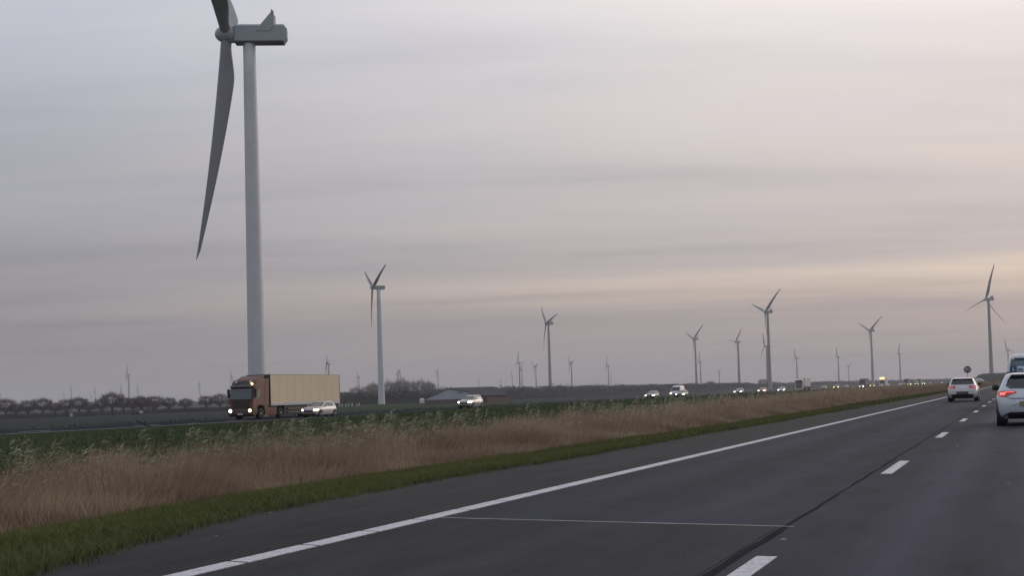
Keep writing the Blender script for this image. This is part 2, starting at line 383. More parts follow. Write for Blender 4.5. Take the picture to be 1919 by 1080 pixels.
# ------------------------------------------------------------------ vegetation of the median
def scatter(n, x0, x1, y0, y1, ragx=.0):
    y = rng.uniform(y0, y1, n); x = rng.uniform(x0, x1, n)
    return x, y
def wob(y, s=1.0, ph=0.0):
    return s*(.5*np.sin(y*.31+ph)+.3*np.sin(y*.83+1.3+ph)+.2*np.sin(y*2.1+.4+ph))
M_grass = mat('verge_grass', (.055, .068, .022), .9, spec=.15, col2=(.150, .162, .058), scale=.55, attr=True)
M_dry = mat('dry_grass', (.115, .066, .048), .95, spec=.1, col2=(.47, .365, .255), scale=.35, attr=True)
M_crop = mat('crop_leaf', (.042, .060, .026), .85, spec=.2, col2=(.105, .130, .060), scale=.12, attr=True)
M_plume = mat('reed_plume', (.21, .21, .13), .95, spec=.1, col2=(.44, .43, .31), scale=.6, attr=True)
gp = []
def edge_in(y): return np.interp(y, [5, 7.6, 9, 12.5, 17, 60], [-6.5, -6.95, -7.35, -7.95, -8.1, -8.15])+.13*wob(y, 1.0)+.05*np.sin(y*7.3)*np.sin(y*2.9)
def edge_out(y): return np.interp(y, [5, 9.5, 13, 18, 25, 29, 42, 90], [-8.9, -9.7, -10.9, -11.9, -11.7, -11.0, -10.6, -11.0])+.22*wob(y*.9, 1.0, 2.0)
for n, y0, y1, hh, ww, fine in ((260000, 5, 30, .085, .0065, True), (130000, 30, 80, .10, .014, True), (95000, 80, 300, .14, .05, False)):
    x, y = scatter(n, -12.2, -6.5, y0, y1)
    k = (x < edge_in(y)+np.maximum(0, rng.normal(-.02, .10, len(x)))) & (x > edge_out(y)-.15)
    x, y = x[k], y[k]; c = .5+.5*np.sin(x*2.3+1.7*np.sin(y*.9))*np.sin(y*1.1+.6*x)
    h = hh*(.55+rng.uniform(.2, .9, len(x))+.5*c)
    gp.append(blades(np.stack([x, y, gz(x)-.01], 1), h, np.full(len(x), ww)*rng.uniform(.7, 1.3, len(x)), rng.normal(0, .55, (len(x), 2))*h[:, None], fine))
v, tr, rn = merge(gp); tag(tri_mesh('verge_grass', v, tr, M_grass, rn), 'short green grass strip along the road shoulder', 'grass', kind='stuff')
dp = []
def drytop(y): return .50+.46*np.clip((y-15)/105, 0, 1)
for n, y0, y1, ww, fine in ((260000, 7, 40, .0075, True), (160000, 40, 120, .018, True), (110000, 120, 420, .06, False), (30000, 420, 1200, .25, False)):
    x, y = scatter(n, -15.4, -8.8, y0, y1)
    k = x < edge_out(y)
    x, y = x[k], y[k]
    e = np.clip((edge_out(y)-x)/1.6, .0, 1); g = gz(x)
    top = g+.22+(drytop(y)-g-.22)*e**.8
    cl_ = np.sin(y*1.9+2.3*np.sin(x*1.3))*np.sin(x*2.1+1.7*np.sin(y*.7)); c2_ = np.sin(y*.55+x*.4)*np.sin(y*.23+1.1)
    h = np.maximum(.10, (top-g)*(rng.uniform(.50, 1.0, len(x))+.16*cl_+.08*c2_))
    long_ = rng.uniform(0, 1, len(x)) > .97; h = np.where(long_, h*1.22, h)
    ln = np.stack([rng.normal(.12, .20, len(x))+.22*np.sin(y*1.3+x*2.2), rng.normal(.06, .20, len(x))+.22*np.sin(y*.9-x*1.7)], 1)*h[:, None]
    dp.append(blades(np.stack([x, y, g-.02], 1), h, ww*rng.uniform(.6, 1.4, len(x)), ln, fine))
# loose straw seed heads standing in the dead grass
for n, y0, y1, sz, nh in ((1500, 8, 32, .8, 7), (1800, 32, 80, 1.1, 5), (1500, 80, 200, 1.8, 3)):
    y = rng.uniform(y0, y1, n); x = edge_out(y)-rng.uniform(.5, 4.0, n); g = gz(x)
    top = drytop(y)+rng.uniform(-.22, .10, n); tip = np.stack([x, y, top], 1)
    dp.append(blades(np.stack([x, y, g], 1), top-g, np.full(n, .006*sz), rng.normal(.04, .05, (n, 2)), True))
    for k in range(nh):
        v_, t_, r_ = blades(tip+rng.normal(0, .02*sz, (n, 3))-np.array([0, 0, .03*k]), rng.uniform(.0, .06, n)*sz, np.full(n, .013*sz), np.stack([rng.normal(.06, .04, n), rng.normal(.04, .04, n)], 1)*sz, True)
        dp.append((v_, t_, np.clip(r_*.4+.75, 0, 1.2)))
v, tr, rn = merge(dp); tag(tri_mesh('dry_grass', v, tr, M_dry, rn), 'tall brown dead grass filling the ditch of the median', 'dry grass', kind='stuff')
# litter of matted stalks lying at the foot of the dry grass
x, y = scatter(16000, -.55, .35, 6, 60); x = x+edge_out(y)
v, tr, rn = blades(np.stack([x, y, gz(x)+.01], 1), rng.uniform(.02, .09, len(x)), np.full(len(x), .012), rng.normal(0, .22, (len(x), 2)), True)
tag(tri_mesh('matted_stalks', v, tr, mat('matted_stalk', (.13, .085, .065), .95, col2=(.25, .18, .14), var=.3, scale=.8, attr=True), rn), 'matted brown stalks lying between grass strip and tall dead grass', 'dry grass', kind='stuff')
# reed plumes: bent stalk with a feathery one-sided head
pp = []
def plumes(n, y0, y1, size, nh, x0=-15.6, x1=-13.6):
    out = []
    cy = rng.uniform(y0, y1, max(8, n//3)); 
    y = rng.choice(cy, n)+rng.normal(0, .5, n); x = rng.uniform(x0, x1, n)
    g = gz(x); top = drytop(y)+rng.uniform(-.25, .30, n)**1.0*size**.2
    base = np.stack([x, y, g], 1); h = top-g
    ln = np.stack([rng.normal(.12, .05, n), rng.normal(.10, .06, n)], 1)*h[:, None]
    out.append(blades(base, h, np.full(n, .010*size), ln, True))
    tip = base+np.concatenate([ln, h[:, None]], 1)
    for k in range(nh):
        s = k/nh; p = tip-np.concatenate([ln*.5, h[:, None]*.5], 1)*(.30*s)*1.0+rng.normal(0, .012*size, (n, 3))
        hh = rng.uniform(.03, .09, n)*size*(1-.4*s)
        out.append(blades(p, hh*rng.uniform(-.5, 1, n), np.full(n, .022*size), np.stack([rng.normal(.10, .035, n), rng.normal(.06, .035, n)], 1)*size*(.5+.7*s), True))
    return out
pp += plumes(300, 11, 32, 1.6, 22); pp += plumes(380, 32, 70, 1.7, 15); pp += plumes(420, 70, 160, 2.1, 8); pp += plumes(300, 160, 320, 3.0, 4)
v, tr, rn = merge(pp); tag(tri_mesh('reed_plumes', v, tr, M_plume, rn), 'pale feathery reed plumes bending above the brown dead grass', 'reeds', kind='stuff')
# green reed leaves mixed along the crop side
x, y = scatter(15000, -16.2, -14.6, 9, 200); g = gz(x)
h = (drytop(y)-g)*rng.uniform(.25, .70, len(x)); far = np.clip(y/60, .6, 3)
v, tr, rn = blades(np.stack([x, y, g], 1), h, .012*far, rng.normal(.05, .22, (len(x), 2))*h[:, None], True)
tag(tri_mesh('reed_leaves', v, tr, mat('reed_leaf', (.05, .062, .030), .9, col2=(.13, .135, .075), var=.2, scale=.5, attr=True), rn), 'dull green reed leaves along the far bank of the ditch', 'reeds', kind='stuff')
cp = []
for n, y0, y1, hh, ww in ((110000, 10, 80, .22, .045), (70000, 80, 220, .26, .10), (40000, 220, 700, .3, .25)):
    x, y = scatter(n, -57.0, -16, y0, y1)
    h = hh*rng.uniform(.5, 1.2, n)*(.8+.4*np.sin(x*.5+.3*np.sin(y*.2))**2)*np.where(x < -54.5, .45, 1)
    cp.append(blades(np.stack([x, y, gz(x)], 1), h, ww*rng.uniform(.6, 1.4, n), rng.normal(0, .6, (n, 2))*h[:, None], False))
# rough uncut edge of the crop along the opposite road, taller further on
x, y = scatter(60000, -57.6, -53.5, 60, 420); g = gz(x)
tz = np.interp(y, [60, 88, 104, 125, 160, 420], [-.27, -.22, -.17, -.05, .02, .04])
h = np.maximum(.06, (tz-g)*rng.uniform(.6, 1.05, len(x)))
cp.append(blades(np.stack([x, y, g], 1), h, .09*rng.uniform(.6, 1.4, len(x))*np.clip(y/120, .6, 3), rng.normal(0, .25, (len(x), 2))*h[:, None], True))
v, tr, rn = merge(cp); tag(tri_mesh('green_crop', v, tr, M_crop, rn), 'dark green crop covering the wide median', 'crop', kind='stuff')
x, y = scatter(40000, -100, -73.5, 40, 420); h = .22*rng.uniform(.5, 1.3, len(x))
v, tr, rn = blades(np.stack([x, y, gz(x)], 1), h, np.full(len(x), .12), rng.normal(0, .5, (len(x), 2))*h[:, None], False)
tag(tri_mesh('far_verge_grass', v, tr, mat('far_grass', (.018, .024, .021), .95, col2=(.032, .040, .034), var=.2, scale=.1, attr=True), rn), 'rough grass beyond the opposite carriageway', 'grass', kind='stuff')

# ------------------------------------------------------------------ wind turbines
def blade_mesh(name, Rr, root, cmax, tipc, pitch_deg, bend):
    """blade along +Z from the hub centre; leading edge upwind (-Y) when feathered; bend(s)=upwind offset in m"""
    st = [0.02, .04, .06, .08, .10, .12, .14, .16, .18, .20, .22, .25, .29, .33, .42, .52, .62, .72, .82, .90, .96, .99, 1.0]; K = 14
    v = []; f = []
    for s in st:
        if s < .21:
            u = max(0, (s-.03)/.18); u = u*u*(3-2*u); c = root+(cmax-root)*u; th = root*(1-u)+cmax*.26*u
        else:
            u = (s-.21)/.79; c = cmax+(tipc-cmax)*(u**1.12); th = c*(.26-.12*u)
        if s > .985: c *= .55 if s < 1 else .2; th *= .5
        le = -root*.5*(1-s*.6)
        pa = R(pitch_deg*(1-.0*s)+ (1-s)**2*8)
        for k in range(K):
            a = 2*math.pi*k/K; xx = le+c*(.5-.5*math.cos(a)); tt = th*.5*math.sin(a)*(1.0 if s < .12 else (1.25-.75*(xx-le)/c))
            # chord axis turns from rotor plane (x) to wind axis (y)
            v.append((xx*math.cos(pa)+tt*math.sin(pa), xx*math.sin(pa)-tt*math.cos(pa)-bend(s), s*Rr))
        if len(v) > K:
            o = len(v)-2*K
            for k in range(K): f.append((o+k, o+(k+1) % K, o+K+(k+1) % K, o+K+k))
    f.append(tuple(range(K))); f.append(tuple(range(len(v)-K, len(v)))[::-1])
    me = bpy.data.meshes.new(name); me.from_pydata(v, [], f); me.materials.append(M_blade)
    me.polygons.foreach_set('use_smooth', [True]*len(me.polygons)); me.update(); return me
BL_A = blade_mesh('blade_long', 56, 2.6, 4.0, .5, 84, lambda s: 2.4*s*s)
BL_V = blade_mesh('blade_mid', 40, 2.0, 3.3, .7, 40, lambda s: 2.6*s-5.0*s*s)
BL_S = blade_mesh('blade_small', 24, 1.5, 2.5, .8, 48, lambda s: .8*s-1.8*s*s)
BL_B = blade_mesh('blade_short', 24, 1.2, 1.9, .45, 48, lambda s: .8*s-1.8*s*s)
def proto_mesh(mb, name, material, smooth=False):
    me = bpy.data.meshes.new(name); me.from_pydata(mb.v, [], mb.f); me.materials.append(material)
    if smooth: me.polygons.foreach_set('use_smooth', [abs(p.normal.z) < .9 for p in me.polygons])
    me.update(); return me
def tower_mesh(H, r0, r1, seg=40, material=None):
    prof = [(r0*1.03, 0), (r0, .4)]
    for i in range(1, 13):
        u = i/12; rr = r0+(r1-r0)*u
        prof += [(rr, H*u)]
    return proto_mesh(MB().lathe(prof, 'z', seg), 'tower', material or M_white_metal, True)
TW_A, TW_V, TW_B = tower_mesh(91.8, 2.25, 1.5), tower_mesh(92.6, 2.3, 1.35, 24, M_tower_backlit), tower_mesh(68.8, 2.05, 1.15, 24, M_tower_backlit)
TW_W = tower_mesh(68.8, 2.05, 1.15, 32)
def nacelle_mesh(y0, y1, hw, zb, zt, ch, rear):
    """faceted housing: chamfered long edges and a tapered rear end"""
    def ring(y, k, dz=0):
        return [(-hw*k, y, zb+ch*.4+dz), (-hw*k+ch*.4, y, zb+dz), (hw*k-ch*.4, y, zb+dz), (hw*k, y, zb+ch*.4+dz), (hw*k, y, zt-ch), (hw*k-ch, y, zt), (-hw*k+ch, y, zt), (-hw*k, y, zt-ch)]
    rings = [ring(y0, .93), ring(y0+.25, 1), ring(y1-rear, 1)]
    e = []
    for x, y, z in ring(y1, .82): e.append((x, y, (z-(zt+zb)/2)*.55+(zt+zb)/2+.05))
    rings.append(e); m_ = MB(); v = [p for r in rings for p in r]
    f = [tuple(range(8))[::-1], tuple(range(24, 32))]
    for j in range(3): f += [(j*8+i, j*8+(i+1) % 8, (j+1)*8+(i+1) % 8, (j+1)*8+i) for i in range(8)]
    return m_.add(v, f)
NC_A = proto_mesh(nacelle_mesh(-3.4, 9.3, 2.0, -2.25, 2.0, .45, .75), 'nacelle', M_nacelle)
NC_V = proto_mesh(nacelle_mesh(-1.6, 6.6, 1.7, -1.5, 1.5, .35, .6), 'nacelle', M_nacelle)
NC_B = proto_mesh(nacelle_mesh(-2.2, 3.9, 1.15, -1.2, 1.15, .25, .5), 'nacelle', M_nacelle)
def spinner(yc, r, nose, back):
    prof = [(r*.97, yc+back), (r, yc+back*.3), (r*.98, yc-r*.2), (r*.86, yc-nose*.5), (r*.62, yc-nose*.78), (r*.3, yc-nose*.95), (.03, yc-nose)]
    return proto_mesh(MB().lathe(prof, 'y', 24), 'hub', M_nacelle, True)
HB_A, HB_V, HB_B = spinner(-5.4, 2.2, 2.9, 1.9), spinner(-3.3, 1.6, 2.0, 1.6), spinner(-3.8, 1.1, 1.5, 1.5)
def fin_mesh(k, hw, y_, zt):
    m_ = MB(); pr = [(y_-1.9*k, zt-1.55*k), (y_+1.2*k, zt-1.55*k), (y_+1.95*k, zt-.4*k), (y_+2.0*k, zt+2.6*k), (y_+1.45*k, zt+3.3*k), (y_+1.3*k, zt+2.5*k), (y_-.9*k, zt-.1*k)]
    for s in (-1, 1): m_.prism(pr, 'x', s*(hw+.04), s*(hw+.16))
    m_.box(-hw-.04, hw+.04, y_+1.55*k, y_+1.85*k, zt+.35*k, zt+2.3*k)
    return proto_mesh(m_, 'cooling_fin', M_nacelle)
FN_A, FN_V = fin_mesh(1.12, 2.0, 4.1, 2.0), fin_mesh(.85, 1.7, 3.6, 1.5)
KIND = {'A': (94, TW_A, NC_A, HB_A, BL_A, FN_A, -5.4), 'V': (94, TW_V, NC_V, HB_V, BL_V, FN_V, -3.3), 'B': (70, TW_B, NC_B, HB_B, BL_B, None, -3.8)}
beta = R(71)
def facing(off):  # rotation about Z that turns local -Y into the wind
    b_ = beta+R(off); ax = -math.sin(b_)*Vector((math.cos(yaw), math.sin(yaw)))-math.cos(b_)*Vector((-math.sin(yaw), math.cos(yaw)))
    return math.atan2(ax.x, -ax.y)
def turbine(kind, x, y, H, theta, label, group=None, off=0, bscale=1.0):
    h0, tw, nc, hb, bl, fn, hy = KIND[kind]; s = H/h0
    if kind == 'B' and y > 1900: bl = BL_S
    r = empty('wind_turbine', (x, y, FIELD), facing(off), s); tag(r, label, 'wind turbine', group)
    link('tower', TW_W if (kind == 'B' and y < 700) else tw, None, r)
    n_ = link('nacelle', nc, None, r); n_.location = (0, 0, h0)
    if fn:
        q = link('cooling_fin', fn, None, n_)
    if kind == 'A':
        for (vx, vy, vz) in ((0.6, -1.4, 2.0), (-.5, 7.3, 2.0)): MB().lathe([(.25, vz-.05), (.25, vz+.22), (.12, vz+.34)], 'z', 10, (vx, vy, 0)).build('roof_vent', M_dark, n_)
        MB().tube((0, 5.6, 2.0), (0, 5.6, 4.6), .05, .03).build('wind_vane_mast', M_dark, n_)
        MB().box(-1.7, 1.7, -3.2, 8.5, -2.42, -2.2).build('belly_plate', mat('belly_dark', (.06, .065, .07), .6), n_)
    hub = link('hub', hb, None, r); hub.location = (0, 0, h0)
    for k in range(3):
        b_ = link('blade', bl, None, r)
        b_.matrix_local = Matrix.Translation((0, hy, h0)) @ Matrix.Rotation(R(-.5 if kind == 'A' else -5), 4, 'X') @ Matrix.Rotation(R(theta+120*k), 4, 'Y') @ Matrix.Rotation(R(5.5 if kind == 'A' else 0), 4, 'X') @ Matrix.Scale(bscale, 4)
    return r
turbine('A', -173, 267, 94, 181, 'huge grey wind turbine towering behind the lorry with the cream box', off=14)
turbine('B', -355, 681, 70, 180, 'white wind turbine with boxy nacelle standing before the dark hedge by the farm', off=-5)
far_n = 'tall turbines with finned nacelles lining the motorway'
turbine('V', -565, 1553, 94, -47, 'finned wind turbine with drooping blade behind the woodland right of the farm', far_n, bscale=.90)
turbine('V', -281, 1544, 94, -71, 'tall wind turbine with finned nacelle, a smaller rotor showing halfway down its tower', far_n)
turbine('V', -31, 1518, 94, 13.5, 'tall finned wind turbine beside the round speed sign and embankment', far_n)
turbine('V', -235, 2248, 94, -66, 'finned wind turbine rising behind the oncoming lorry with lit amber board', far_n)
turbine('V', -544, 2265, 94, -68, 'finned wind turbine beyond the two oncoming cars driving side by side', far_n)
turbine('B', -377, 1830, 70, -81, 'white wind turbine without fin whose foot stands before the far woodland', far_n)
small = [(-381, 2074, 70, -25, 'small turbine almost hidden behind the tower of a taller finned turbine'),
 (-967, 2474, 70, 0, 'small turbine with one blade upright, in the cluster right of the barn'),
 (-1231, 3167, 70, 30, 'faint turbine half hidden behind the small turbine with upright blade'), (-1107, 2942, 70, -50, 'small turbine with two blades hanging, just left of a tall finned turbine'),
 (-944, 2738, 70, -48, 'small turbine just right of the tall finned turbine behind the woodland'),
 (-964, 3079, 70, -12, 'lone small turbine above the woodland, before the oncoming cars'), (-1363, 4384, 55, 20, 'very small turbine low beside the lone one above the woodland'), (-715, 3022, 70, 0, 'small turbine beside the foot of a finned turbine above the paired oncoming cars'),
 (-792, 3574, 50, 60, 'tiny turbine between the paired cars and the finless white turbine'), (-480, 2983, 70, -17, 'small turbine directly above the oncoming white lorry'), (-398, 3072, 70, -10, 'small turbine right of the oncoming white lorry'),
 (-505, 4138, 60, -60, 'tiny turbine with raised blades above the queue, left of the dark lorry'), (-251, 2972, 70, 10, 'small turbine above the bright yellow-green vehicle in the oncoming queue'), (-26, 3002, 70, -18, 'small turbine beside the white van ahead'),
 (-1174, 2048, 70, -40, 'small turbine rising over the cream lorry box'), (-1536, 3058, 70, -60, 'small turbine with raised blades over the bare grove'), (-1396, 2767, 60, -75, 'tiny turbine tucked close beside another over the bare grove'), (-1427, 2627, 55, 85, 'tiny turbine over the end of the grove, between lorry and white turbine'),
 (-1398, 2999, 65, 50, 'lone small turbine above the left slope of the barn'), (-1543, 3606, 45, 10, 'tiny turbine peeking over the long dark barn roof'), (-1525, 3738, 45, 40, 'tiny turbine peeking over the long dark barn roof'), (-1430, 3597, 60, -5, 'tiny turbine with upright blade just past the end of the long barn'),
 (-1750, 2212, 70, 0, 'most prominent small turbine above the row of bare trees'), (-1855, 2749, 70, -40, 'small turbine just in front of the lorry cab'),
 (-2559, 2976, 60, 0, None), (-2544, 3182, 60, -25, None), (-2265, 3188, 60, 60, None), (-2421, 2913, 50, 5, None), (-2418, 3098, 55, -15, None), (-2702, 2850, 50, 80, None), (-2796, 3219, 45, 0, None), (-2735, 3273, 40, 0, None)]
for x, y, H, th, lb in small:
    turbine('B', x, y, H, th, lb or 'tiny faint turbine in the haze above the row of bare trees', 'small turbines along the horizon', off=random.uniform(-5, 5))

# ------------------------------------------------------------------ trees, hedges, woods
def bare_tree(name, H, Wd, twigs, pale, seed, fork=.28):
    """bare crown: trunk, limbs and thousands of fine twigs in an umbrella-shaped volume"""
    rg = np.random.default_rng(seed); m_ = MB()
    m_.tube((0, 0, -.2), (0, 0, H*fork), H*.030, H*.022, 8)
    tips = []
    for i in range(9):
        a = i*2.4+rg.uniform(-.3, .3); r_ = Wd*.5*rg.uniform(.45, .85); e = Vector((math.cos(a)*r_, math.sin(a)*r_, H*rg.uniform(.68, .9)))
        p0 = Vector((0, 0, H*fork*rg.uniform(.75, 1.0))); mid = p0.lerp(e, .5)+Vector((0, 0, -H*.04+rg.uniform(-.3, .3)))
        m_.tube(p0, mid, H*.013, H*.009, 5); m_.tube(mid, e, H*.009, H*.004, 5); tips += [mid, e]
    tk = proto_mesh(m_, 'trunk', M_bark)
    n = twigs; u = rg.normal(size=(n, 3)); u /= np.linalg.norm(u, axis=1)[:, None]; rr = rg.uniform(.25, 1, n)**.45
    lump = 1+.13*np.sin(u[:, 0]*5+seed)*np.sin(u[:, 1]*4+2*seed)+.10*np.sin(u[:, 2]*7+seed)
    c = np.stack([u[:, 0]*Wd*.5, u[:, 1]*Wd*.5, u[:, 2]*H*.34], 1)*(rr*lump)[:, None]; c[:, 2] = np.where(c[:, 2] < 0, c[:, 2]*.85, c[:, 2])+H*.62
    d = c-np.array([0, 0, H*.25]); d /= np.linalg.norm(d, axis=1)[:, None]; d += rg.normal(0, .35, (n, 3))
    ln = H*rg.uniform(.06, .15, n); wd = H*.0055*rg.uniform(.6, 1.6, n)
    s = np.cross(d, rg.normal(size=(n, 3))); s /= np.linalg.norm(s, axis=1)[:, None]
    v = np.stack([c-s*wd[:, None], c+s*wd[:, None], c+d*ln[:, None]], 1).reshape(-1, 3); tt = np.arange(n*3).reshape(-1, 3)
    o = tri_mesh('crown', v, tt, M_twig_pale if pale else M_twig, np.repeat(rg.uniform(0, 1, n), 3)); cm = o.data; bpy.data.objects.remove(o)
    return tk, cm
TREES = [bare_tree('t', 7.4, 7.0, 2300, False, 3), bare_tree('t', 7.6, 7.3, 2400, False, 11), bare_tree('t', 7.1, 6.7, 2200, False, 23)]
GROVE = [bare_tree('g', 13, 9, 1300, True, 31), bare_tree('g', 12, 8, 1100, True, 47)]
def plant(name, kinds, i, x, y, sc, label, cat, group):
    tk, cm = kinds[i % len(kinds)]
    r = empty(name, (x, y, FIELD), random.uniform(0, 6.28), sc); tag(r, label, cat, group)
    link('trunk', tk, None, r); link('crown', cm, None, r); return r
row = [(-341, 359), (-333, 388), (-330, 410), (-334, 440), (-330, 462), (-327, 478), (-335, 500), (-340, 530)]
# row of roadside trees: even spacing along a lane
a0, a1 = Vector((-350, 345)), Vector((-337, 428))
lab = 'round bare tree with short trunk in the row across the fields'
for i in range(18):
    p = a0.lerp(a1, i/15.0); sc = .92+.12*math.sin(i*2.1)+(.22 if i in (13, 14) else 0)
    plant('bare_tree', TREES, i, p.x+random.uniform(-1, 1), p.y, sc, lab if i not in (13, 14) else 'taller domed bare tree standing out of the row across the fields', 'tree', 'bare trees in a row across the fields')
for i, (dx, dy) in enumerate(((0, 0), (5.5, 6), (11, 12), (17, 20), (25, 30), (31, 36), (37, 43), (45, 52), (53, 60))):
    plant('bare_tree', TREES, i+1, -348+dx*.55, 448+dy*.9, .95+.13*math.sin(i*1.7), 'broad bare tree of the clump between the row and the lorry', 'tree', 'bare trees between the row and the lorry')
for i in range(12):
    plant('grove_tree', GROVE, i, -408+i*5.6, 745+random.uniform(-6, 10), 1.16*(.80, .86, .93, .98, 1.0, 1.02, 1.08, 1.04, 1.0, .95, .9, .72)[i], 'pale bare tree of the grove behind the dark hedge', 'tree', 'pale bare trees in the grove')

def belt(name, pts, hts, depth, size, n, material, solid=.93, seed=1):
    """dense wood or hedge: lumpy solid core bristling with leaf-clump faces"""
    rg = np.random.default_rng(seed); P_ = np.array(pts, float); seglen = np.hypot(*np.diff(P_, axis=0).T); cum = np.concatenate([[0], np.cumsum(seglen)])
    tot = cum[-1]
    def top(s): 
        b_ = np.interp(s, cum, hts); k = 2*np.pi/(max(b_.mean() if hasattr(b_, 'mean') else b_, 4)*2.4)
        return b_*(1+.09*np.sin(s*k+seed)+.07*np.sin(s*k*2.3+2*seed)+.05*np.sin(s*k*.37))
    def base(s): return np.stack([np.interp(s, cum, P_[:, 0]), np.interp(s, cum, P_[:, 1])], -1)
    ss = np.linspace(0, tot, max(12, int(tot/(hts[0]*.7)))); c = base(ss); tz = top(ss)*solid
    tg = np.gradient(c, axis=0); tg /= np.linalg.norm(tg, axis=1)[:, None]; nn = np.stack([-tg[:, 1], tg[:, 0]], 1)
    rows = []
    for k, (o, hz) in enumerate(((-.5, 0), (-.46, .6), (-.25, .92), (0, 1), (.25, .92), (.46, .6), (.5, 0))):
        rows.append(np.concatenate([c+nn*o*depth, (FIELD-.3+hz*(tz+.3))[:, None]], 1))
    v = np.stack(rows, 1).reshape(-1, 3); m_ = len(ss); tris = []
    for i in range(m_-1):
        for k in range(6):
            a, b_ = i*7+k, i*7+k+1; tris += [(a, b_, b_+7), (a, b_+7, a+7)]
    core = (v, np.array(tris), np.full(len(v), .35))
    s = rg.uniform(0, tot, n); o = rg.uniform(-.55, .55, n); cc = base(s); tgi = np.stack([np.interp(s, ss, nn[:, 0]), np.interp(s, ss, nn[:, 1])], 1)
    z = top(s)*np.sqrt(np.clip(1-(o*1.7)**2*.6, .1, 1))*rg.uniform(0, 1, n)**.35
    p = np.concatenate([cc+tgi*(o*depth)[:, None], (FIELD+z)[:, None]], 1)
    d = rg.normal(0, 1, (n, 3, 3))*size*.5
    leaf = ((p[:, None, :]+d).reshape(-1, 3), np.arange(n*3).reshape(-1, 3), np.repeat(rg.uniform(0, 1, n), 3))
    return tri_mesh(name, *merge([core, leaf])[:2], material, merge([core, leaf])[2])
tag(belt('woodland', [(-450, 800), (-361, 846), (-337, 909), (-305, 1083), (-290, 1300), (-300, 1500)], [9.0, 9.4, 9.4, 8.6, 8.6, 8.6], 22, .75, 26000, M_wood, seed=2), 'dark woodland belt running from the farm past the oncoming cars', 'woodland', kind='stuff')
tag(belt('far_woodland', [(-452, 1944), (-322, 2045), (-274, 2500), (-160, 2700), (4, 2900), (246, 3100)], [9.5, 9.2, 9.5, 9.5, 10, 10], 40, 1.8, 14000, M_wood, seed=5), 'far dark tree line behind the oncoming queue', 'woodland', kind='stuff')
tag(belt('distant_wood', [(-1900, 1300), (-1468, 1570), (-1208, 1781), (-939, 1673), (-600, 1473), (-370, 1330)], [8, 8, 8.5, 9, 9.5, 9], 40, 1.6, 16000, M_wood, seed=9), 'low distant tree line behind the row of bare trees', 'woodland', kind='stuff')
tag(belt('dark_hedge', [(-413, 703), (-392, 712), (-370, 720), (-348, 728)], [6.2, 6.8, 7.2, 6.6], 9, .6, 9000, M_hedge, seed=4), 'dense dark hedge below the pale bare grove', 'hedge')
tag(belt('field_hedge', [(-372, 330), (-356, 428), (-365, 470), (-330, 520)], [1.9, 1.8, 2.0, 2.0], 3, .4, 6000, M_hedge, seed=8), 'low dark hedge behind the trunks of the tree row', 'hedge')
for i, (x, y, s_) in enumerate(((-398, 1740, 1.0), (-392, 1765, .8), (-330, 1760, 1.1), (-322, 1790, .8), (-310, 1330, .7))):
    plant('bare_tree', TREES, i, x, y, s_*1.9, 'rounded bare tree topping the far woodland edge', 'tree', 'bare trees above the far woodland')

# ------------------------------------------------------------------ farm
fc = Vector((-258, 565)); ang = math.atan2(258, 565)       # gable faces the road
def farm(name, dx, dy, label, cat): 
    r = empty(name, (fc.x+dx*math.cos(ang)-dy*math.sin(ang), fc.y+dx*math.sin(ang)+dy*math.cos(ang), FIELD), ang); return tag(r, label, cat)
M_clad = mat('grey_cladding', (.38, .42, .47), .55, var=.06, scale=1.2); M_brick = mat('red_brick', (.105, .062, .060), .85, var=.2, scale=2)
M_roof = mat('dark_roof', (.060, .058, .064), .8, var=.15, scale=.6)
bn = farm('barn', 0, 0, 'barn with pale grey lopsided gable above a dark red brick base', 'barn')
MB().prism([(-11.6, 0), (9.9, 0), (9.9, 2.1), (-11.6, 2.1)], 'y', 0, 34).build('brick_base', M_brick, bn)
MB().prism([(-11.5, 2.1), (9.8, 2.1), (9.8, 5.2), (0, 7.2), (-11.5, 2.4)], 'y', .06, 34).build('gable_wall', M_clad, bn)
MB().prism([(-11.9, 2.35), (0, 7.32), (0, 7.5), (-12.1, 2.5)], 'y', -.4, 34.3).build('roof', M_roof, bn)
MB().prism([(0, 7.32), (10.2, 5.2), (10.3, 5.38), (0, 7.5)], 'y', -.4, 34.3).build('roof', M_roof, bn)
MB().box(4.4, 6.3, -.04, .1, 4.9, 5.35).build('window', M_dark, bn)
for k in range(-11, 10): MB().box(k-.03, k+.03, .02, .08, 2.15, min(2.4+(k+11.5)*.417, 7.2-k*.204)-.1 if k <= 0 else 7.2-k*.204-.1).build('cladding_rib', M_clad, bn)
lb_ = farm('long_barn', 13, 22, 'long low barn with wide dark roof behind the grey gable', 'barn')
MB().box(-14, 16, 0, 14, 0, 3.6).build('wall', mat('dark_wall', (.05, .05, .054), .8, var=.2, scale=1), lb_)
MB().prism([(-.7, 3.4), (7, 7.9), (14.7, 3.4)], 'x', -14.6, 10).build('roof', M_roof, lb_)
v = [(10, -.7, 3.4), (10, 14.7, 3.4), (10, 7, 7.9), (17, -.7, 3.4), (17, 14.7, 3.4)]
mesh('roof', v, [(0, 3, 2), (2, 4, 1), (3, 4, 2), (0, 1, 4, 3)], M_roof, lb_)
sh = farm('brick_shed', 24.3, -2, 'low reddish brick shed at the right end of the farm', 'shed')
MB().box(-5.5, 5.5, 0, 6, 0, 2.5).build('wall', mat('pale_brick', (.20, .12, .105), .85, var=.15, scale=2), sh); MB().prism([(-.3, 2.5), (6.3, 2.5), (6.3, 2.75), (-.3, 2.75)], 'x', -5.8, 5.8).build('roof', mat('red_roof', (.17, .11, .10), .85), sh)
tk = farm('storage_tank', -12.9, -1.5, 'small white tank standing beside the left foot of the barn', 'tank')
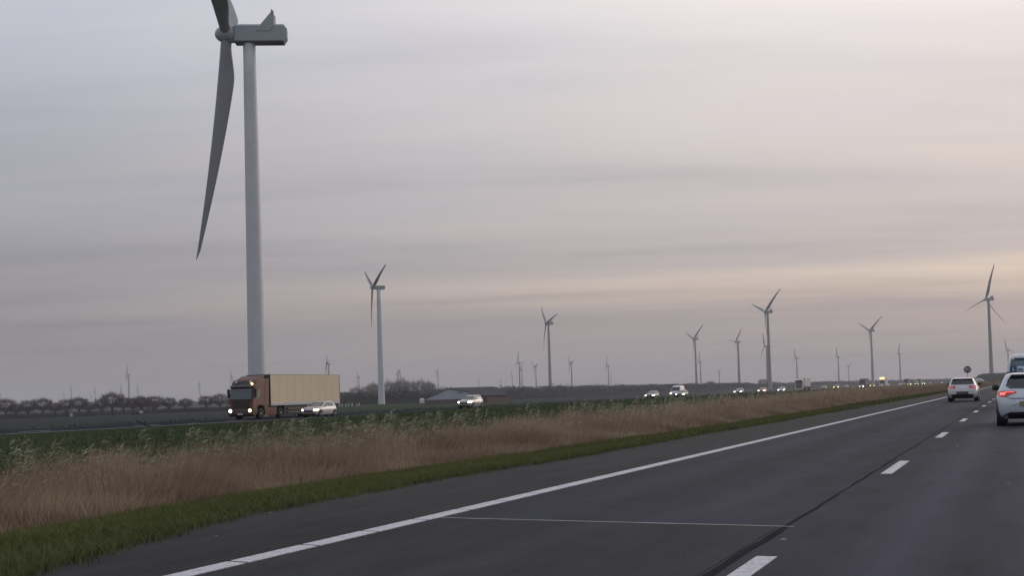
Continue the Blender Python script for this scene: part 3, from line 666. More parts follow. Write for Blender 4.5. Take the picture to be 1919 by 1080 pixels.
MB().lathe([(1.1, .5), (1.15, .7), (1.15, 2.6), (.9, 2.9), (.3, 3.05)], 'z', 20).build('vessel', mat('tank_white', (.55, .55, .58), .5), tk, True)
for a in range(4): MB().tube((.8*math.cos(a*1.57+.78), .8*math.sin(a*1.57+.78), 0), (.8*math.cos(a*1.57+.78), .8*math.sin(a*1.57+.78), .6), .08, .08).build('leg', M_dark, tk)
pm = MB(); pm.prism([(-.18, -.18), (.18, -.18), (.18, .18), (-.18, .18)], 'z', 0, 1.35); pm.lathe([(.18, 1.35), (.02, 1.6)], 'z', 8); post_me = proto_mesh(pm, 'post', mat('post_white', (.5, .5, .5), .7))
for i in range(7):
    u = i/6+random.uniform(-.05, .05); o = link('white_post', post_me); o.location = (-323+u*9.5, 573+u*4, FIELD); o.scale = (1, 1, random.uniform(.8, 1.2))
    tag(o, 'small white post in the group left of the white turbine foot', 'post', 'white posts before the dark hedge')
ft = empty('farm_trailer', (-318, 406, FIELD), .5); tag(ft, 'small dark red farm trailer with pale end under the bare trees', 'trailer')
MB().box(-2.2, 1.2, -.8, .8, .7, 1.5).build('bed', mat('trailer_red', (.08, .035, .03), .7), ft); MB().box(1.25, 2.3, -.8, .8, .6, 1.5).build('end_box', mat('trailer_pale', (.45, .45, .45), .6), ft)
for sx_ in (-1.3, .4):
    for sy_ in (-.8, .8): MB().lathe([(.42, sy_-.12), (.42, sy_+.12)], 'y', 14, (sx_, 0, .42)).build('wheel', M_rubber, ft)
wb = empty('white_box', (-345, 401, FIELD)); tag(wb, 'little white cabinet at the foot of a bare tree', 'cabinet')
MB().box(-.4, .4, -.3, .3, 0, 1.2).build('cabinet', mat('cab_white', (.6, .6, .6), .6), wb); MB().prism([(-.45, 1.2), (.45, 1.2), (0, 1.4)], 'y', -.35, .35).build('lid', mat('cab_white', (.6, .6, .6), .6), wb)
def stake(x, y, ln, lean, label):
    r = empty('leaning_stake', (x, y, float(gz(x))), yaw); tag(r, label, 'stake')
    d = Vector((-math.sin(lean), 0, math.cos(lean)))
    MB().tube(d*-.25, d*ln*.75, .055, .04, 8).build('shaft', mat('stake_dark', (.012, .014, .016), .7), r); MB().tube(d*ln*.75, d*ln, .04, .02, 8).build('tip', mat('stake_dark', (.012, .014, .016), .7), r)
stake(-56.2, 73.5, 1.35, R(62), 'dark stake leaning steeply beside the pale edge line of the far road')
stake(-56.6, 113.0, .75, R(50), 'short dark leaning stake in the crop below the white turbine')

# ------------------------------------------------------------------ cars
class Surf:
    """car body from horizontal slices: (z, front y, rear y, half width); forward is -Y"""
    def __init__(s, sl, n=6.0): s.sl = np.array(sl, float); s.n = n
    def q(s, z): return [float(np.interp(z, s.sl[:, 0], s.sl[:, i])) for i in (1, 2, 3)]
    def side(s, y, z, sg):
        a, b, w_ = s.q(z); c, l = (a+b)/2, (b-a)/2; u = min(1, abs((y-c)/l)); return sg*w_*(1-u**s.n)**(1/s.n)
    def end(s, x, z, sg):
        a, b, w_ = s.q(z); c, l = (a+b)/2, (b-a)/2; u = min(1, abs(x/w_)); return c+sg*l*(1-u**s.n)**(1/s.n)
    def body(s, K=56):
        zs = s.sl[:, 0]; Zs = []
        for i in range(len(zs)-1): Zs += list(np.linspace(zs[i], zs[i+1], 3)[:-1])
        Zs.append(zs[-1]); m_ = MB(); v = []; f = []
        for z in Zs:
            a, b, w_ = s.q(z); c, l = (a+b)/2, (b-a)/2
            for k in range(K):
                t_ = 2*math.pi*(k+.5)/K; cx, sy = math.cos(t_), math.sin(t_)
                v.append((w_*math.copysign(abs(cx)**(2/s.n), cx), c+l*math.copysign(abs(sy)**(2/s.n), sy), z))
        for j in range(len(Zs)-1):
            for k in range(K): f.append((j*K+k, j*K+(k+1) % K, (j+1)*K+(k+1) % K, (j+1)*K+k))
        f.append(tuple(range(K))[::-1]); f.append(tuple(range((len(Zs)-1)*K, len(Zs)*K)))
        return m_.add(v, f)
    def patch(s, where, rows, off=.012, m_=None, sg=1, nu=8, sub=3):
        m_ = m_ or MB(); R_ = []
        for i in range(len(rows)-1):
            for k in range(sub):
                t_ = k/sub; R_.append(tuple(rows[i][j]*(1-t_)+rows[i+1][j]*t_ for j in range(3)))
        R_.append(rows[-1]); fr = []; bk = []
        for z, a, b in R_:
            for i in range(nu+1):
                u = a+(b-a)*i/nu
                if where == 'side': x = s.side(u, z, sg); fr.append((x+sg*off, u, z)); bk.append((x-sg*.02, u, z))
                else:
                    d = 1 if where == 'rear' else -1; y = s.end(u, z, d); fr.append((u, y+d*off, z)); bk.append((u, y-d*.02, z))
        nr = len(R_); w_ = nu+1; f = []
        for j in range(nr-1):
            for i in range(nu): f.append((j*w_+i, j*w_+i+1, (j+1)*w_+i+1, (j+1)*w_+i))
        k = nr*w_
        ed = [i for i in range(nu+1)] + [j*w_+nu for j in range(1, nr)] + [(nr-1)*w_+i for i in range(nu-1, -1, -1)] + [j*w_ for j in range(nr-2, 0, -1)]
        for i in range(len(ed)): a, b = ed[i], ed[(i+1) % len(ed)]; f.append((a, b, k+b, k+a))
        return m_.add(fr+bk, f)
def wheel(parent, x, y, r, wd, sg):
    w_ = MB().lathe([(r*.62, -wd/2), (r*.93, -wd/2), (r, -wd/2+.03), (r, wd/2-.03), (r*.93, wd/2), (r*.62, wd/2)], 'x', 28).build('wheel', M_rubber, parent, True)
    w_.location = (x, y, r)
    rm = MB().lathe([(r*.62, sg*(wd/2-.03)), (r*.60, sg*(wd/2+.004)), (r*.5, sg*(wd/2-.025)), (r*.15, sg*(wd/2-.01)), (.02, sg*(wd/2+.004))], 'x', 20)
    for k in range(5):
        a = k*2*math.pi/5; rm.tube((sg*(wd/2), 0, 0), (sg*(wd/2-.005), math.cos(a)*r*.58, math.sin(a)*r*.58), r*.10, r*.07, 5)
    rm.build('rim', M_rim, w_)
    ar = MB().lathe([(r*1.17, x-sg*(.16)-sg*.0), (r*1.17, x+sg*(wd/2+.0-.004))], 'x', 26, (0, y, r+.01)); ar.build('wheel_arch', M_dark, parent)
SPEC = {
 'hatch': dict(sl=[(.19, -1.84, 1.80, .80), (.30, -1.97, 1.95, .87), (.45, -2.02, 2.01, .895), (.60, -2.02, 2.03, .90), (.75, -1.98, 2.0, .898), (.86, -1.82, 1.95, .88), (.94, -1.25, 1.90, .86), (.99, -.98, 1.87, .83), (1.16, -.60, 1.74, .755), (1.30, -.22, 1.60, .69), (1.38, .12, 1.50, .64), (1.425, .38, 1.38, .56), (1.445, .55, 1.15, .42)],
   ax=(-1.25, 1.28), wr=.315, side=[(1.0, -.55, 1.20), (1.17, -.30, 1.12), (1.33, .12, 1.02)], ws=[(.99, -.72, .72), (1.16, -.66, .66), (1.345, -.58, .58)], rw=[(1.02, -.52, .52), (1.09, -.63, .63), (1.24, -.58, .58), (1.36, -.50, .50)], pil=(.38, .44)),
 'estate': dict(sl=[(.20, -2.0, 2.15, .80), (.32, -2.15, 2.28, .86), (.46, -2.22, 2.33, .885), (.62, -2.22, 2.33, .895), (.76, -2.18, 2.30, .893), (.87, -2.0, 2.26, .88), (.95, -1.35, 2.21, .86), (1.0, -1.05, 2.18, .835), (1.18, -.62, 2.03, .76), (1.33, -.22, 1.90, .69), (1.42, .15, 1.80, .64), (1.465, .42, 1.70, .57), (1.485, .6, 1.5, .44)],
   ax=(-1.35, 1.32), wr=.32, side=[(1.01, -.6, 1.72), (1.19, -.32, 1.6), (1.36, .12, 1.42)], ws=[(1.0, -.74, .74), (1.18, -.68, .68), (1.39, -.58, .58)], rw=[(1.06, -.66, .66), (1.2, -.63, .63), (1.40, -.55, .55)], pil=(.40, .46)),
 'suv': dict(sl=[(.24, -1.95, 1.95, .83), (.36, -2.08, 2.07, .89), (.52, -2.14, 2.13, .915), (.70, -2.14, 2.14, .925), (.86, -2.10, 2.12, .92), (.98, -1.9, 2.06, .905), (1.06, -1.3, 2.01, .88), (1.12, -1.0, 1.98, .86), (1.30, -.66, 1.85, .79), (1.46, -.3, 1.7, .72), (1.55, .02, 1.58, .66), (1.60, .3, 1.45, .58), (1.62, .5, 1.2, .44)],
   ax=(-1.3, 1.32), wr=.35, side=[(1.13, -.6, 1.4), (1.30, -.38, 1.3), (1.49, 0, 1.15)], ws=[(1.12, -.74, .74), (1.3, -.68, .68), (1.51, -.6, .6)], rw=[(1.16, -.68, .68), (1.3, -.66, .66), (1.5, -.57, .57)], pil=(.38, .44)),
 'van': dict(sl=[(.28, -2.5, 2.6, .92), (.45, -2.62, 2.68, .98), (.7, -2.65, 2.7, 1.0), (1.0, -2.5, 2.69, 1.0), (1.2, -1.9, 2.67, .99), (1.35, -1.65, 2.65, .97), (1.7, -1.3, 2.61, .94), (2.0, -1.0, 2.57, .90), (2.2, -.7, 2.52, .85), (2.34, -.3, 2.42, .74), (2.40, 0, 2.25, .58)],
   ax=(-1.6, 1.6), wr=.34, side=[(1.38, -1.2, -.4), (1.6, -1.05, -.4), (1.9, -.8, -.4)], ws=[(1.3, -.85, .85), (1.6, -.8, .8), (2.05, -.74, .74)], rw=[(1.36, -.84, .84), (1.7, -.82, .82), (2.22, -.72, .72)], pil=(.2, .2)),
}
def make_car(name, kind, body_m, lamp=None, tail=M_tail, glass=M_glass, lower=None, loc=(0, 0, 0), rz=0.0):
    sp = SPEC[kind]; sf = Surf(sp['sl'], 6.0 if kind != 'van' else 9.0); r = empty(name, loc, rz)
    zl = sp['sl'][0][0]; hz = {'hatch': .68, 'estate': .70, 'suv': .80, 'van': .85}[kind]; W_ = sp['sl'][3][3]; k = hz/.68
    sf.body().build('body', body_m, r, True)
    sf.patch('front', sp['ws'], .03).build('windscreen', glass, r, True)
    sf.patch('rear', sp['rw'], .02).build('rear_window', glass, r, True)
    p0, p1 = sp['pil']
    for sg in (-1, 1):
        s_ = sp['side']
        if kind == 'van': sf.patch('side', s_, .015, None, sg).build('side_window', glass, r, True)
        else:
            sf.patch('side', [(z, a, p0) for z, a, b_ in s_], .012, None, sg).build('side_window', glass, r, True)
            sf.patch('side', [(z, p1, b_) for z, a, b_ in s_], .012, None, sg).build('side_window', glass, r, True)
        sf.patch('front', [(hz-.07, sg*W_*.62, sg*W_*.93), (hz, sg*W_*.58, sg*W_*.96), (hz+.08*k, sg*W_*.68, sg*W_*.95)], .025).build('headlight', lamp or M_headoff, r)
        for y in sp['ax']: wheel(r, sg*(W_-.10), y, sp['wr'], .205, sg)
        zb = sp['ws'][0][0]; ym = sp['side'][0][1]+.12; xm = abs(sf.side(ym, zb, 1))
        MB().lathe([(.05, xm*sg), (.085, (xm+.06)*sg), (.085, (xm+.17)*sg), (.05, (xm+.2)*sg)], 'x', 12, (0, ym, zb+.05)).build('wing_mirror', M_dark if lower else body_m, r)
    sf.patch('front', [(hz-.22, -W_*.5, W_*.5), (hz-.05, -W_*.55, W_*.55)], .02).build('grille', M_dark, r)
    sf.patch('front', [(zl+.02, -W_*.8, W_*.8), (zl+.17, -W_*.7, W_*.7)], .02).build('bumper_intake', M_dark, r)
    sf.patch('rear', [(zl+.01, -W_*.84, W_*.84), (zl+.10, -W_*.80, W_*.80), (zl+.19, -W_*.60, W_*.60)], .02).build('rear_bumper', M_dark, r)
    y = sf.end(0, hz-.3, -1); MB().box(-.26, .26, y-.035, y-.02, hz-.36, hz-.25).build('number_plate', M_plate_y, r)
    if lower:
        for sg in (-1, 1): sf.patch('side', [(zl, sp['ax'][0]+.42, sp['ax'][1]-.42), (zl+.2, sp['ax'][0]+.42, sp['ax'][1]-.42)], .02, None, sg).build('sill_cladding', M_dark, r)
    return r, sf, sp
def seam(sf, z, x0, x1, r, d=.012, th=.010):
    sf.patch('rear', [(z-th, x0, x1), (z+th, x0, x1)], .006).build('panel_gap', mat('panel_gap', (.06, .065, .07), .7), r)

# --- white hatchback driving-school car just ahead (its right half leaves the frame)
P_white = paint('cool_white', (.60, .66, .72)); P_silver = paint('warm_white', (.62, .61, .62))
car, sf, sp = make_car('white_hatchback', 'hatch', P_white, lower=True, loc=(.22, 39.0-2.0+1.95, .006), rz=math.pi)
tag(car, 'white driving-school hatchback with blue roof board and lit red tail lamp', 'car')
for sg in (-1, 1):
    lp = sf.patch('rear', [(.80, sg*.66, sg*.84), (.85, sg*.54, sg*.875), (.915, sg*.36, sg*.875), (.95, sg*.42, sg*.86)], .022).build('tail_light', M_tail, car, True)
    sf.patch('rear', [(.845, sg*.66, sg*.80), (.915, sg*.64, sg*.81)], .032).build('brake_lamp', M_brake, lp)
    sf.patch('rear', [(.915, sg*.42, sg*.66), (.93, sg*.42, sg*.66)], .032).build('light_strip', M_brake, lp)
    sf.patch('side', [(.80, 1.80, 1.60), (.90, 1.80, 1.52), (.95, 1.80, 1.66)], .014, None, sg).build('tail_light', M_tail, car, True)
seam(sf, .745, -.52, .52, car)
for a, b in (((.52, .745), (.64, .80)), ((.30, .62), (.48, .54)), ((-.30, .62), (-.48, .54)), ((-.52, .745), (-.64, .80))):
    n_ = 4; rows_ = []
    for i in range(n_):
        u = i/(n_-1); x = a[0]+(b[0]-a[0])*u; z = a[1]+(b[1]-a[1])*u; rows_.append((z, x-.014, x+.014))
    sf.patch('rear', sorted(rows_), .006, nu=2).build('panel_gap', mat('panel_gap', (.06, .065, .07), .7), car)
y = sf.end(0, .6, 1); pl = MB().box(-.26, .26, y+.012, y+.03, .54, .65).build('number_plate', M_plate_y, car)
sf.patch('rear', [(.535, -.32, .32), (.665, -.29, .29)], .008).build('plate_recess', mat('recess_grey', (.33, .36, .39), .5), car, True)
MB().prism([(1.20, 1.39), (1.62, 1.365), (1.66, 1.395), (1.3, 1.44)], 'x', -.50, .50).build('roof_spoiler', P_white, car, bevel=.015)
MB().lathe([(.10, 1.505), (.10, 1.60)], 'y', 12, (0, 0, 1.0)) if False else None
MB().box(-.02, .02, .9, 1.1, 1.44, 1.50).build('antenna_base', M_dark, car)
# the roof board: blue square with a pale letter, then a white panel with blue letters
sg_ = MB().box(-.60, .50, .15, .21, 1.47, 1.625).build('roof_board', mat('board_white', (.55, .62, .68), .4), car)
MB().box(-.62, .62, .10, .26, 1.435, 1.472).build('roof_bar', M_dark, car)
M_blue = mat('board_blue', (.012, .065, .17), .4)
def text(name, body, size, loc, rot, material, parent, ext=.003, bold=0.0):
    cu = bpy.data.curves.new(name, 'FONT'); cu.body = body; cu.size = size; cu.extrude = ext; cu.offset = bold; cu.align_x = 'CENTER'; cu.align_y = 'CENTER'
    tmp = bpy.data.objects.new('tmp', cu); COL.objects.link(tmp); bpy.context.view_layer.update()
    me = bpy.data.meshes.new_from_object(tmp.evaluated_get(bpy.context.evaluated_depsgraph_get())); bpy.data.objects.remove(tmp)
    o = link(name, me, None, parent); me.materials.clear(); me.materials.append(material); o.location = loc; o.rotation_euler = rot; return o
# local +Y is the car's rear; seen from behind, local -X... is on the viewer's right
MB().box(.34, .51, .205, .225, 1.465, 1.63).build('blue_square', M_blue, sg_)
text('letter', 'L', .13, (.425, .229, 1.545), (math.pi/2, 0, math.pi), mat('letter_pale', (.5, .62, .70), .5), sg_, bold=.004)
text('lettering', 'ALL', .084, (.247, .214, 1.535), (math.pi/2, 0, math.pi), M_blue, sg_, bold=.006)

# --- silver-white estate in the left lane
car, sf, sp = make_car('estate_car', 'estate', P_silver, lower=True, loc=(-3.42, 85.6, .006), rz=math.pi)
tag(car, 'silver-white estate car in the left lane with dark rear window', 'car')
for sg in (-1, 1):
    lp = sf.patch('rear', [(.83, sg*.42, sg*.86), (.97, sg*.38, sg*.85)], .022).build('tail_light', M_tail, car, True)
    sf.patch('rear', [(.86, sg*.55, sg*.80), (.93, sg*.55, sg*.80)], .032).build('lamp_glow', mat('tail_glow', (.7, .2, .2), .3, emit=.22, ecol=(1, .30, .30)), lp)
    sf.patch('side', [(.84, 2.1, 1.92), (.96, 2.08, 1.86)], .014, None, sg).build('tail_light', M_tail, car, True)
seam(sf, .62, -.8, .8, car)
sf.patch('rear', [(.20, -.78, .78), (.30, -.80, .80), (.42, -.74, .74), (.46, -.5, .5)], .026).build('diffuser', M_dark, car, True)
y = sf.end(0, .52, 1); MB().box(-.26, .26, y+.01, y+.03, .47, .58).build('number_plate', mat('plate_dim', (.10, .10, .12), .5), car)
sf.patch('rear', [(.44, -.36, .36), (.60, -.33, .33)], .008).build('plate_recess', mat('recess_dark', (.05, .05, .06), .6), car, True)
MB().prism([(1.55, 1.42), (1.93, 1.40), (1.95, 1.425), (1.6, 1.475)], 'x', -.54, .54).build('roof_spoiler', P_silver, car, bevel=.015)
for sg in (-1, 1): MB().tube((sg*.56, -.1, 1.475), (sg*.54, 1.5, 1.485), .018, .018, 6).build('roof_rail', M_chrome, car)

# --- white van ahead of the hatchback
car, sf, sp = make_car('white_van', 'van', paint('van_white', (.60, .64, .68)), glass=M_glass_blue, lower=True, loc=(.33, 64.0, .006), rz=math.pi)
tag(car, 'tall white van with tinted rear windows ahead of the driving-school car', 'van')
MB().box(-.012, .012, 2.60, 2.74, .5, 2.28).build('door_gap', M_dark, car)
for sg in (-1, 1):
    sf.patch('rear', [(.8, sg*.84, sg*.97), (1.25, sg*.86, sg*.97)], .02).build('tail_light', M_tail, car, True)
    sf.patch('rear', [(1.95, sg*.2, sg*.4), (2.06, sg*.23, sg*.37)], .03).build('window_sticker', mat('sticker', (.2, .26, .32), .5), car)

# --- oncoming vehicles
LA, LB = -60.9, -64.6                     # near (overtaking) lane, far lane
Zr = OPP+.006
def oncoming(kind, x, y, pm, lamp, label, name='oncoming_car', group=None):
    c, sf, sp = make_car(name, kind, pm, lamp=lamp, loc=(x, y, Zr)); tag(c, label, 'car', group)
    return c, sf
c, sf = oncoming('hatch', LA+.6, 103.3, paint('pearl', (.50, .47, .49)), M_heady, 'small pale hatchback with yellow headlights overtaking the lorry', 'pale_hatchback')
y = sf.end(0, .4, -1)
oncoming('suv', LA-.6, 141.0, paint('champagne', (.40, .37, .36)), M_head, 'champagne sport utility car with bright headlights before the barn', 'sport_utility_car')
oncoming('hatch', LA, 220, paint('grey_green', (.12, .12, .11)), M_headg, 'dark car with glaring greenish headlights, leading the pair of cars', 'dark_car')
oncoming('hatch', LA, 241.5, paint('dark_green', (.10, .12, .10)), M_headg, 'dark green car with glaring headlights in front of the white box van', 'green_car')
c, sf, sp = make_car('box_van', 'van', paint('vanw2', (.50, .50, .54)), lamp=M_head, loc=(LB, 252.5, Zr)); tag(c, 'white van half hidden behind the dark green car', 'van')
q = 'oncoming cars strung out along the far carriageway'
prot = {}
def fleet(kind, x, y, pm, lamp, label, group=q):
    if kind not in prot:
        c, sf = oncoming(kind, x, y, pm, lamp, label, 'oncoming_car', group); prot[kind] = c
    else:
        c = copy_tree(prot[kind]); c.location = (x, y, Zr); tag(c, label, 'car', group)
    repaint(c, 'body', pm); repaint(c, 'headlight', lamp); repaint(c, 'wing_mirror', pm); return c
P_blk, P_red, P_wht, P_gry, P_lime = paint('black', (.025, .026, .03)), paint('red', (.30, .02, .02)), paint('white', (.62, .62, .64)), paint('grey', (.16, .17, .18)), paint('lime', (.45, .62, .03))
fleet('hatch', LA, 295, paint('slate', (.10, .10, .12)), M_head, 'dark grey car with white headlights below the finless white turbine')
fleet('hatch', LA, 324, P_red, M_head, 'bright red oncoming car')
fleet('hatch', LA, 352, P_wht, M_head, 'white oncoming car with dark bonnet right of the red car')
fleet('hatch', LA, 432, P_gry, M_headoff, 'dark grey oncoming car just behind the white lorry')
fleet('suv', LA, 463, paint('maroon', (.16, .03, .03)), M_heady, 'dark red oncoming car with two warm headlights')
fleet('hatch', LA, 490, P_gry, M_headoff, 'grey car following the dark red car')
fleet('hatch', LA, 540, P_gry, M_head, 'grey car in front of the dark lorry')
fleet('suv', LA, 580, paint('brown_red', (.2, .05, .04)), M_heady, 'red-brown car with warm headlights beside the finned turbine foot')
fleet('hatch', LA, 617, P_wht, M_headoff, 'pale car in front of the lorry with amber board')
fleet('hatch', LA+.3, 645, P_wht, M_headoff, 'pale car beside the lorry with amber board')
fleet('hatch', LA, 716, P_wht, M_headoff, 'pale car between amber board and yellow-green vehicles')
fleet('suv', LA, 742, P_gry, M_headoff, 'grey car just before the yellow-green vehicles')
fleet('hatch', LA, 775, P_lime, M_headg, 'yellow-green car heading the high-visibility group')
fleet('hatch', LB, 832, P_lime, M_headg, 'yellow-green car in the middle of the high-visibility group')
c, sf, sp = make_car('service_van', 'van', P_lime, lamp=M_headg, loc=(LA, 835, Zr)); tag(c, 'bright yellow-green service van in the oncoming queue', 'van', q)
fleet('suv', LA, 895, P_wht, M_head, 'white car behind the bright yellow-green van')
for yy, ln in ((960, LA), (1010, LB), (1105, LA), (1160, LB), (1240, LA)):
    fleet('hatch', ln, yy, P_wht if ln == LA else P_gry, M_headoff, 'tiny pale car near the far end of the oncoming queue', 'farthest oncoming cars')

# --- articulated lorries
def make_lorry(name, cab_m, box_m, rail_m, lamp, loc, detail=True, roof_board=None, lower_m=None):
    """forward is -Y, cab front at y=0; box trailer from y=2.9 to 16.3"""
    r = empty(name, loc)
    # cab shell: side profile extruded over the width, with raked screen and roof deflector
    prof = [(.0, .45), (-.04, 1.0), (.02, 1.75), (.30, 2.95), (.62, 3.42), (1.0, 3.60), (2.20, 3.62), (2.25, .75), (1.85, .75), (1.75, 1.12), (1.25, 1.22), (.75, 1.12), (.62, .45)]
    MB().prism(prof, 'x', -1.24, 1.24).build('cab', cab_m, r, bevel=.07)
    MB().prism([(.85, 3.55), (2.28, 3.55), (2.28, 3.92), (1.75, 3.90)], 'x', -1.05, 1.05).build('roof_deflector', cab_m, r, bevel=.06)
    # front fittings
    sc_ = MB(); sc_.add([(-1.10, -.035, 1.82), (1.10, -.035, 1.82), (1.04, .190, 2.80), (-1.04, .190, 2.80), (-1.10, .06, 1.80), (1.10, .06, 1.80), (1.04, .29, 2.80), (-1.04, .29, 2.80)], [(0, 1, 2, 3), (4, 7, 6, 5), (0, 4, 5, 1), (1, 5, 6, 2), (2, 6, 7, 3), (3, 7, 4, 0)])
    if detail: MB().prism([(-.005, 1.72), (-.005, 1.78), (.27, 2.98), (.30, 2.98), (.06, 1.72)], 'x', -1.17, 1.17).build('windscreen_surround', mat('cab_black', (.03, .022, .022), .5), r)
    ws = sc_.build('windscreen', mat('lorry_glass', (.045, .065, .07), .12, spec=.6, coat=.5), r)
    MB().prism([(-.02, 2.86), (.28, 3.0), (.30, 3.12), (-.05, 2.93)], 'x', -1.12, 1.12).build('sun_visor', mat('visor', (.018, .018, .022), .4), r)
    for s in (-1, 1): MB().tube((s*.75, .50, 3.36), (s*.75, .42, 3.37), .12, .12, 10).build('roof_lamp', M_headoff, r)
    MB().prism([(.34, 3.06), (.60, 3.44), (.58, 3.47), (.30, 3.07)], 'x', -.95, .95).build('roof_sign_panel', mat('cab_black', (.03, .022, .022), .5), r)
    g_ = MB().box(-.88, .88, -.075, .0, 1.02, 1.70).build('grille', mat('grille_black', (.025, .02, .02), .55), r)
    for k in range(5): MB().box(-.86, .86, -.095, -.074, 1.07+k*.13, 1.105+k*.13).build('grille_bar', mat('grille_bar', (.10, .05, .045), .4), g_)
    bp_ = MB().prism([(-.16, .42), (-.16, .98), (.5, .98), (.5, .30), (.0, .28)], 'x', -1.25, 1.25).build('front_bumper', lower_m or cab_m, r, bevel=.05)
    for k in range(3): MB().box(-.72, .72, -.175, -.158, .62+k*.12, .66+k*.12).build('bumper_slat', M_chrome, bp_)
    MB().box(-.27, .27, -.185, -.165, .44, .56).build('number_plate', M_plate_w, r)
    for s in (-1, 1):
        MB().lathe([(.13, -.20), (.14, -.15), (.14, .0)], 'y', 16, (s*1.02, 0, .80)).build('headlight', lamp if s < 0 or lamp is not M_head else M_heady, r)
        if detail:
            MB().prism([(.42, 1.85), (1.20, 1.95), (1.20, 2.62), (.62, 2.62)], 'x', s*1.235, s*1.255).build('side_window', mat('cab_side_glass', (.02, .025, .03), .1, coat=.5), r)
            mr_ = MB().box(s*1.30, s*1.52, .12, .30, 1.95, 2.75).build('mirror', M_dark, r, bevel=.03); MB().tube((s*1.2, .35, 2.65), (s*1.42, .2, 2.65), .03, .03, 6).build('mirror_arm', M_dark, mr_)
            MB().prism([(1.9, 1.0), (2.32, 1.0), (2.62, 1.3), (2.62, 3.7), (2.2, 3.62), (1.95, 2.6)], 'x', s*1.20, s*1.26).build('side_fairing', cab_m, r, bevel=.02)
            MB().box(s*.62, s*1.20, 2.05, 3.35, .42, 1.0).build('fuel_tank', cab_m, r, bevel=.06)
            MB().box(s*1.21, s*1.24, .66, 1.8, 1.28, 1.31).build('door_gap', M_dark, r)
    if detail:
        MB().tube((1.0, .36, 3.17), (1.0, .24, 3.2), .07, .07, 8).build('marker_lamp', M_heady, r)
    ch = MB(); ch.box(-.45, .45, .7, 5.6, .72, .95); ch.box(-.42, .42, 4.5, 15.4, 1.0, 1.2); ch.build('chassis', M_dark, r)
    # trailer
    MB().box(-1.27, 1.27, 2.9, 15.5, 1.36, 4.0).build('box', box_m, r, bevel=.03)
    MB().box(-1.285, 1.285, 2.88, 15.52, 1.16, 1.40).build('lower_rail', rail_m, r, bevel=.02)
    MB().box(-1.27, 1.27, 2.84, 2.9, 1.40, 4.02).build('box_front', mat('box_front_dark', (.06, .045, .04), .7), r)
    MB().box(-1.29, 1.29, 15.5, 15.56, 1.36, 4.02).build('rear_frame', mat('rear_frame', (.25, .24, .22), .6), r)
    if detail:
        for k in range(1, 9): 
            for s in (-1, 1): MB().box(s*1.27, s*1.274, 2.9+k*1.4-.012, 2.9+k*1.4+.012, 1.42, 3.96).build('panel_seam', mat('seam_tan', (.50, .40, .28), .7), r)
        MB().box(-1.28, 1.28, 2.88, 15.53, 3.96, 4.03).build('roof_rail', mat('roof_rail', (.42, .38, .30), .6), r)
        for s in (-1, 1):
            for k in range(2): MB().box(s*1.16, s*1.20, 5.9, 11.0, .45+k*.33, .58+k*.33).build('side_guard', mat('side_guard', (.045, .047, .055), .5), r)
            MB().box(s*1.05, s*1.10, 5.4, 11.2, .32, 1.16).build('side_skirt', mat('skirt_dark', (.018, .02, .026), .6), r)
            MB().box(s*1.19, s*1.235, 1.95, 3.9, .34, 1.06).build('side_panel', cab_m, r, bevel=.02)
            MB().box(s*.9, s*1.22, 15.1, 15.15, .35, .95).build('mud_flap', M_dark, r)
    for y in (1.3, 4.6, 11.9, 13.2, 14.5):
        for s in (-1, 1):
            w_ = MB().lathe([(.30, -.15), (.49, -.15), (.51, -.11), (.51, .11), (.49, .15), (.30, .15)], 'x', 26).build('wheel', M_rubber, r, True); w_.location = (s*1.07, y, .51)
            MB().lathe([(.31, s*.12), (.30, s*.155), (.20, s*.09), (.12, s*.10), (.10, s*.17), (.02, s*.175)], 'x', 18).build('rim', mat('steel_rim', (.30, .28, .28), .45, metal=.5), w_)
            if y == 4.6: MB().lathe([(.55, s*.96), (.58, s*.97), (.58, s*1.2), (.55, s*1.21)], 'x', 20, (0, y, .55)).build('mudguard', M_dark, r) if False else None
    if roof_board:
        MB().box(-1.1, 1.1, .5, .62, 3.75, 4.75).build('amber_board', roof_board, r)
        for s in (-1, 1): MB().box(s*.8-.04, s*.8+.04, .62, .7, 3.5, 4.7).build('board_post', M_dark, r)
    return r
M_copper = mat('copper_paint', (.135, .050, .040), .45, coat=.1, spec=.3, var=.08, scale=1.5); M_cream = mat('cream_panel', (.66, .545, .40), .6, var=.05, scale=.8); M_rail = mat('alu_rail', (.30, .34, .40), .45, metal=.3)
tag(make_lorry('articulated_lorry', M_copper, M_cream, M_rail, M_head, (LB-.0, 97.0, Zr), lower_m=mat('dark_copper', (.060, .024, .020), .45, coat=.1, spec=.3)), 'copper-red articulated lorry with plain cream box trailer and bright headlight', 'lorry')
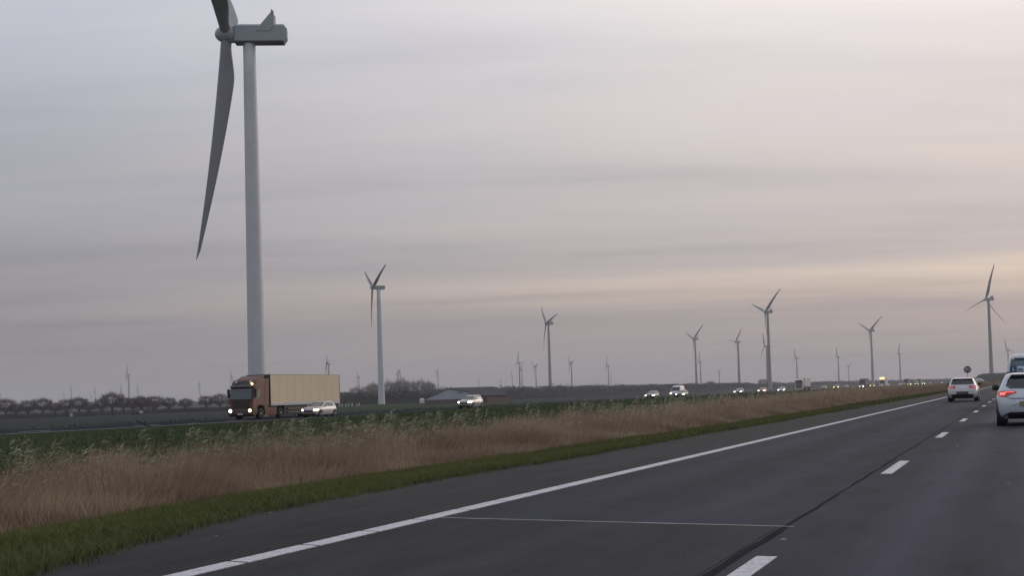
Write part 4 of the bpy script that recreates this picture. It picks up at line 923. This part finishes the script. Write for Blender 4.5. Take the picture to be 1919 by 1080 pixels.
for y, cab, box, lm, lb, bd in ((404, paint('lorry_white', (.55, .53, .53)), mat('white_box', (.45, .43, .43), .6), M_headoff, 'white lorry with dark windscreen in the oncoming queue', None),
    (575, mat('dark_cab', (.05, .052, .06), .5), mat('dark_box', (.10, .10, .11), .7), M_headoff, 'dark lorry with grey box behind a grey car in the queue', None),
    (660, paint('lorry_cream', (.5, .48, .46)), mat('white_box', (.45, .43, .43), .6), M_headoff, 'pale lorry carrying a glowing amber board over its cab', M_amber),
    (800, mat('blue_cab', (.05, .06, .09), .5), mat('blue_box', (.06, .07, .10), .7), M_headoff, 'dark blue lorry just left of the yellow-green van', None),
    (900, mat('dark_cab', (.05, .052, .06), .5), mat('slate_box', (.12, .12, .14), .7), M_headoff, 'slate grey lorry just right of the yellow-green van', None)):
    tag(make_lorry('lorry', cab, box, M_dark, lm, (LB-.0, y, Zr), False, bd), lb, 'lorry', 'lorries in the oncoming queue')

# --- two pale vehicles on the embankment ahead
for x, y, k, lb in ((-25, 872, 'van', 'white van on the far embankment below the tall turbine'), (-29, 862, 'hatch', 'white car lower down the far embankment')):
    c, sf, sp = make_car('distant_van' if k == 'van' else 'distant_car', k, P_wht, loc=(x, y, float(mound_z(x, y))), rz=1.2); tag(c, lb, k if k == 'van' else 'car')

# ------------------------------------------------------------------ round sign on the verge
sg = empty('speed_sign', (-8.75, 237, -.45)); tag(sg, 'round grey speed sign reading 90 on the verge by the estate car', 'sign')
MB().tube((0, .06, 0), (0, .06, 4.2), .045, .045, 8).build('post', mat('galvanised', (.33, .33, .34), .5, metal=.4), sg)
MB().lathe([(.60, -.02), (.62, 0), (.62, .025)], 'y', 36, (0, 0, 3.75)).build('disc', mat('sign_dark', (.075, .075, .08), .5), sg)
text('digits', '90', .98, (0, -.024, 3.75), (math.pi/2, 0, 0), mat('digit_pale', (.42, .42, .43), .5), sg, bold=.012)

# ------------------------------------------------------------------ haze
hz = bpy.data.materials.new('haze'); hz.use_nodes = True; t = hz.node_tree; t.nodes.clear()
o_ = t.nodes.new('ShaderNodeOutputMaterial'); pv = t.nodes.new('ShaderNodeVolumePrincipled')
pv.inputs['Color'].default_value = (.90, .90, .93, 1); pv.inputs['Density'].default_value = 1.5e-4; pv.inputs['Anisotropy'].default_value = 0.0
t.links.new(pv.outputs[0], o_.inputs['Volume'])
tag(MB().box(-9200, 9200, -420, 9200, -4.5, 165).build('haze', hz), 'thin evening haze over the flat land', 'haze', kind='stuff')
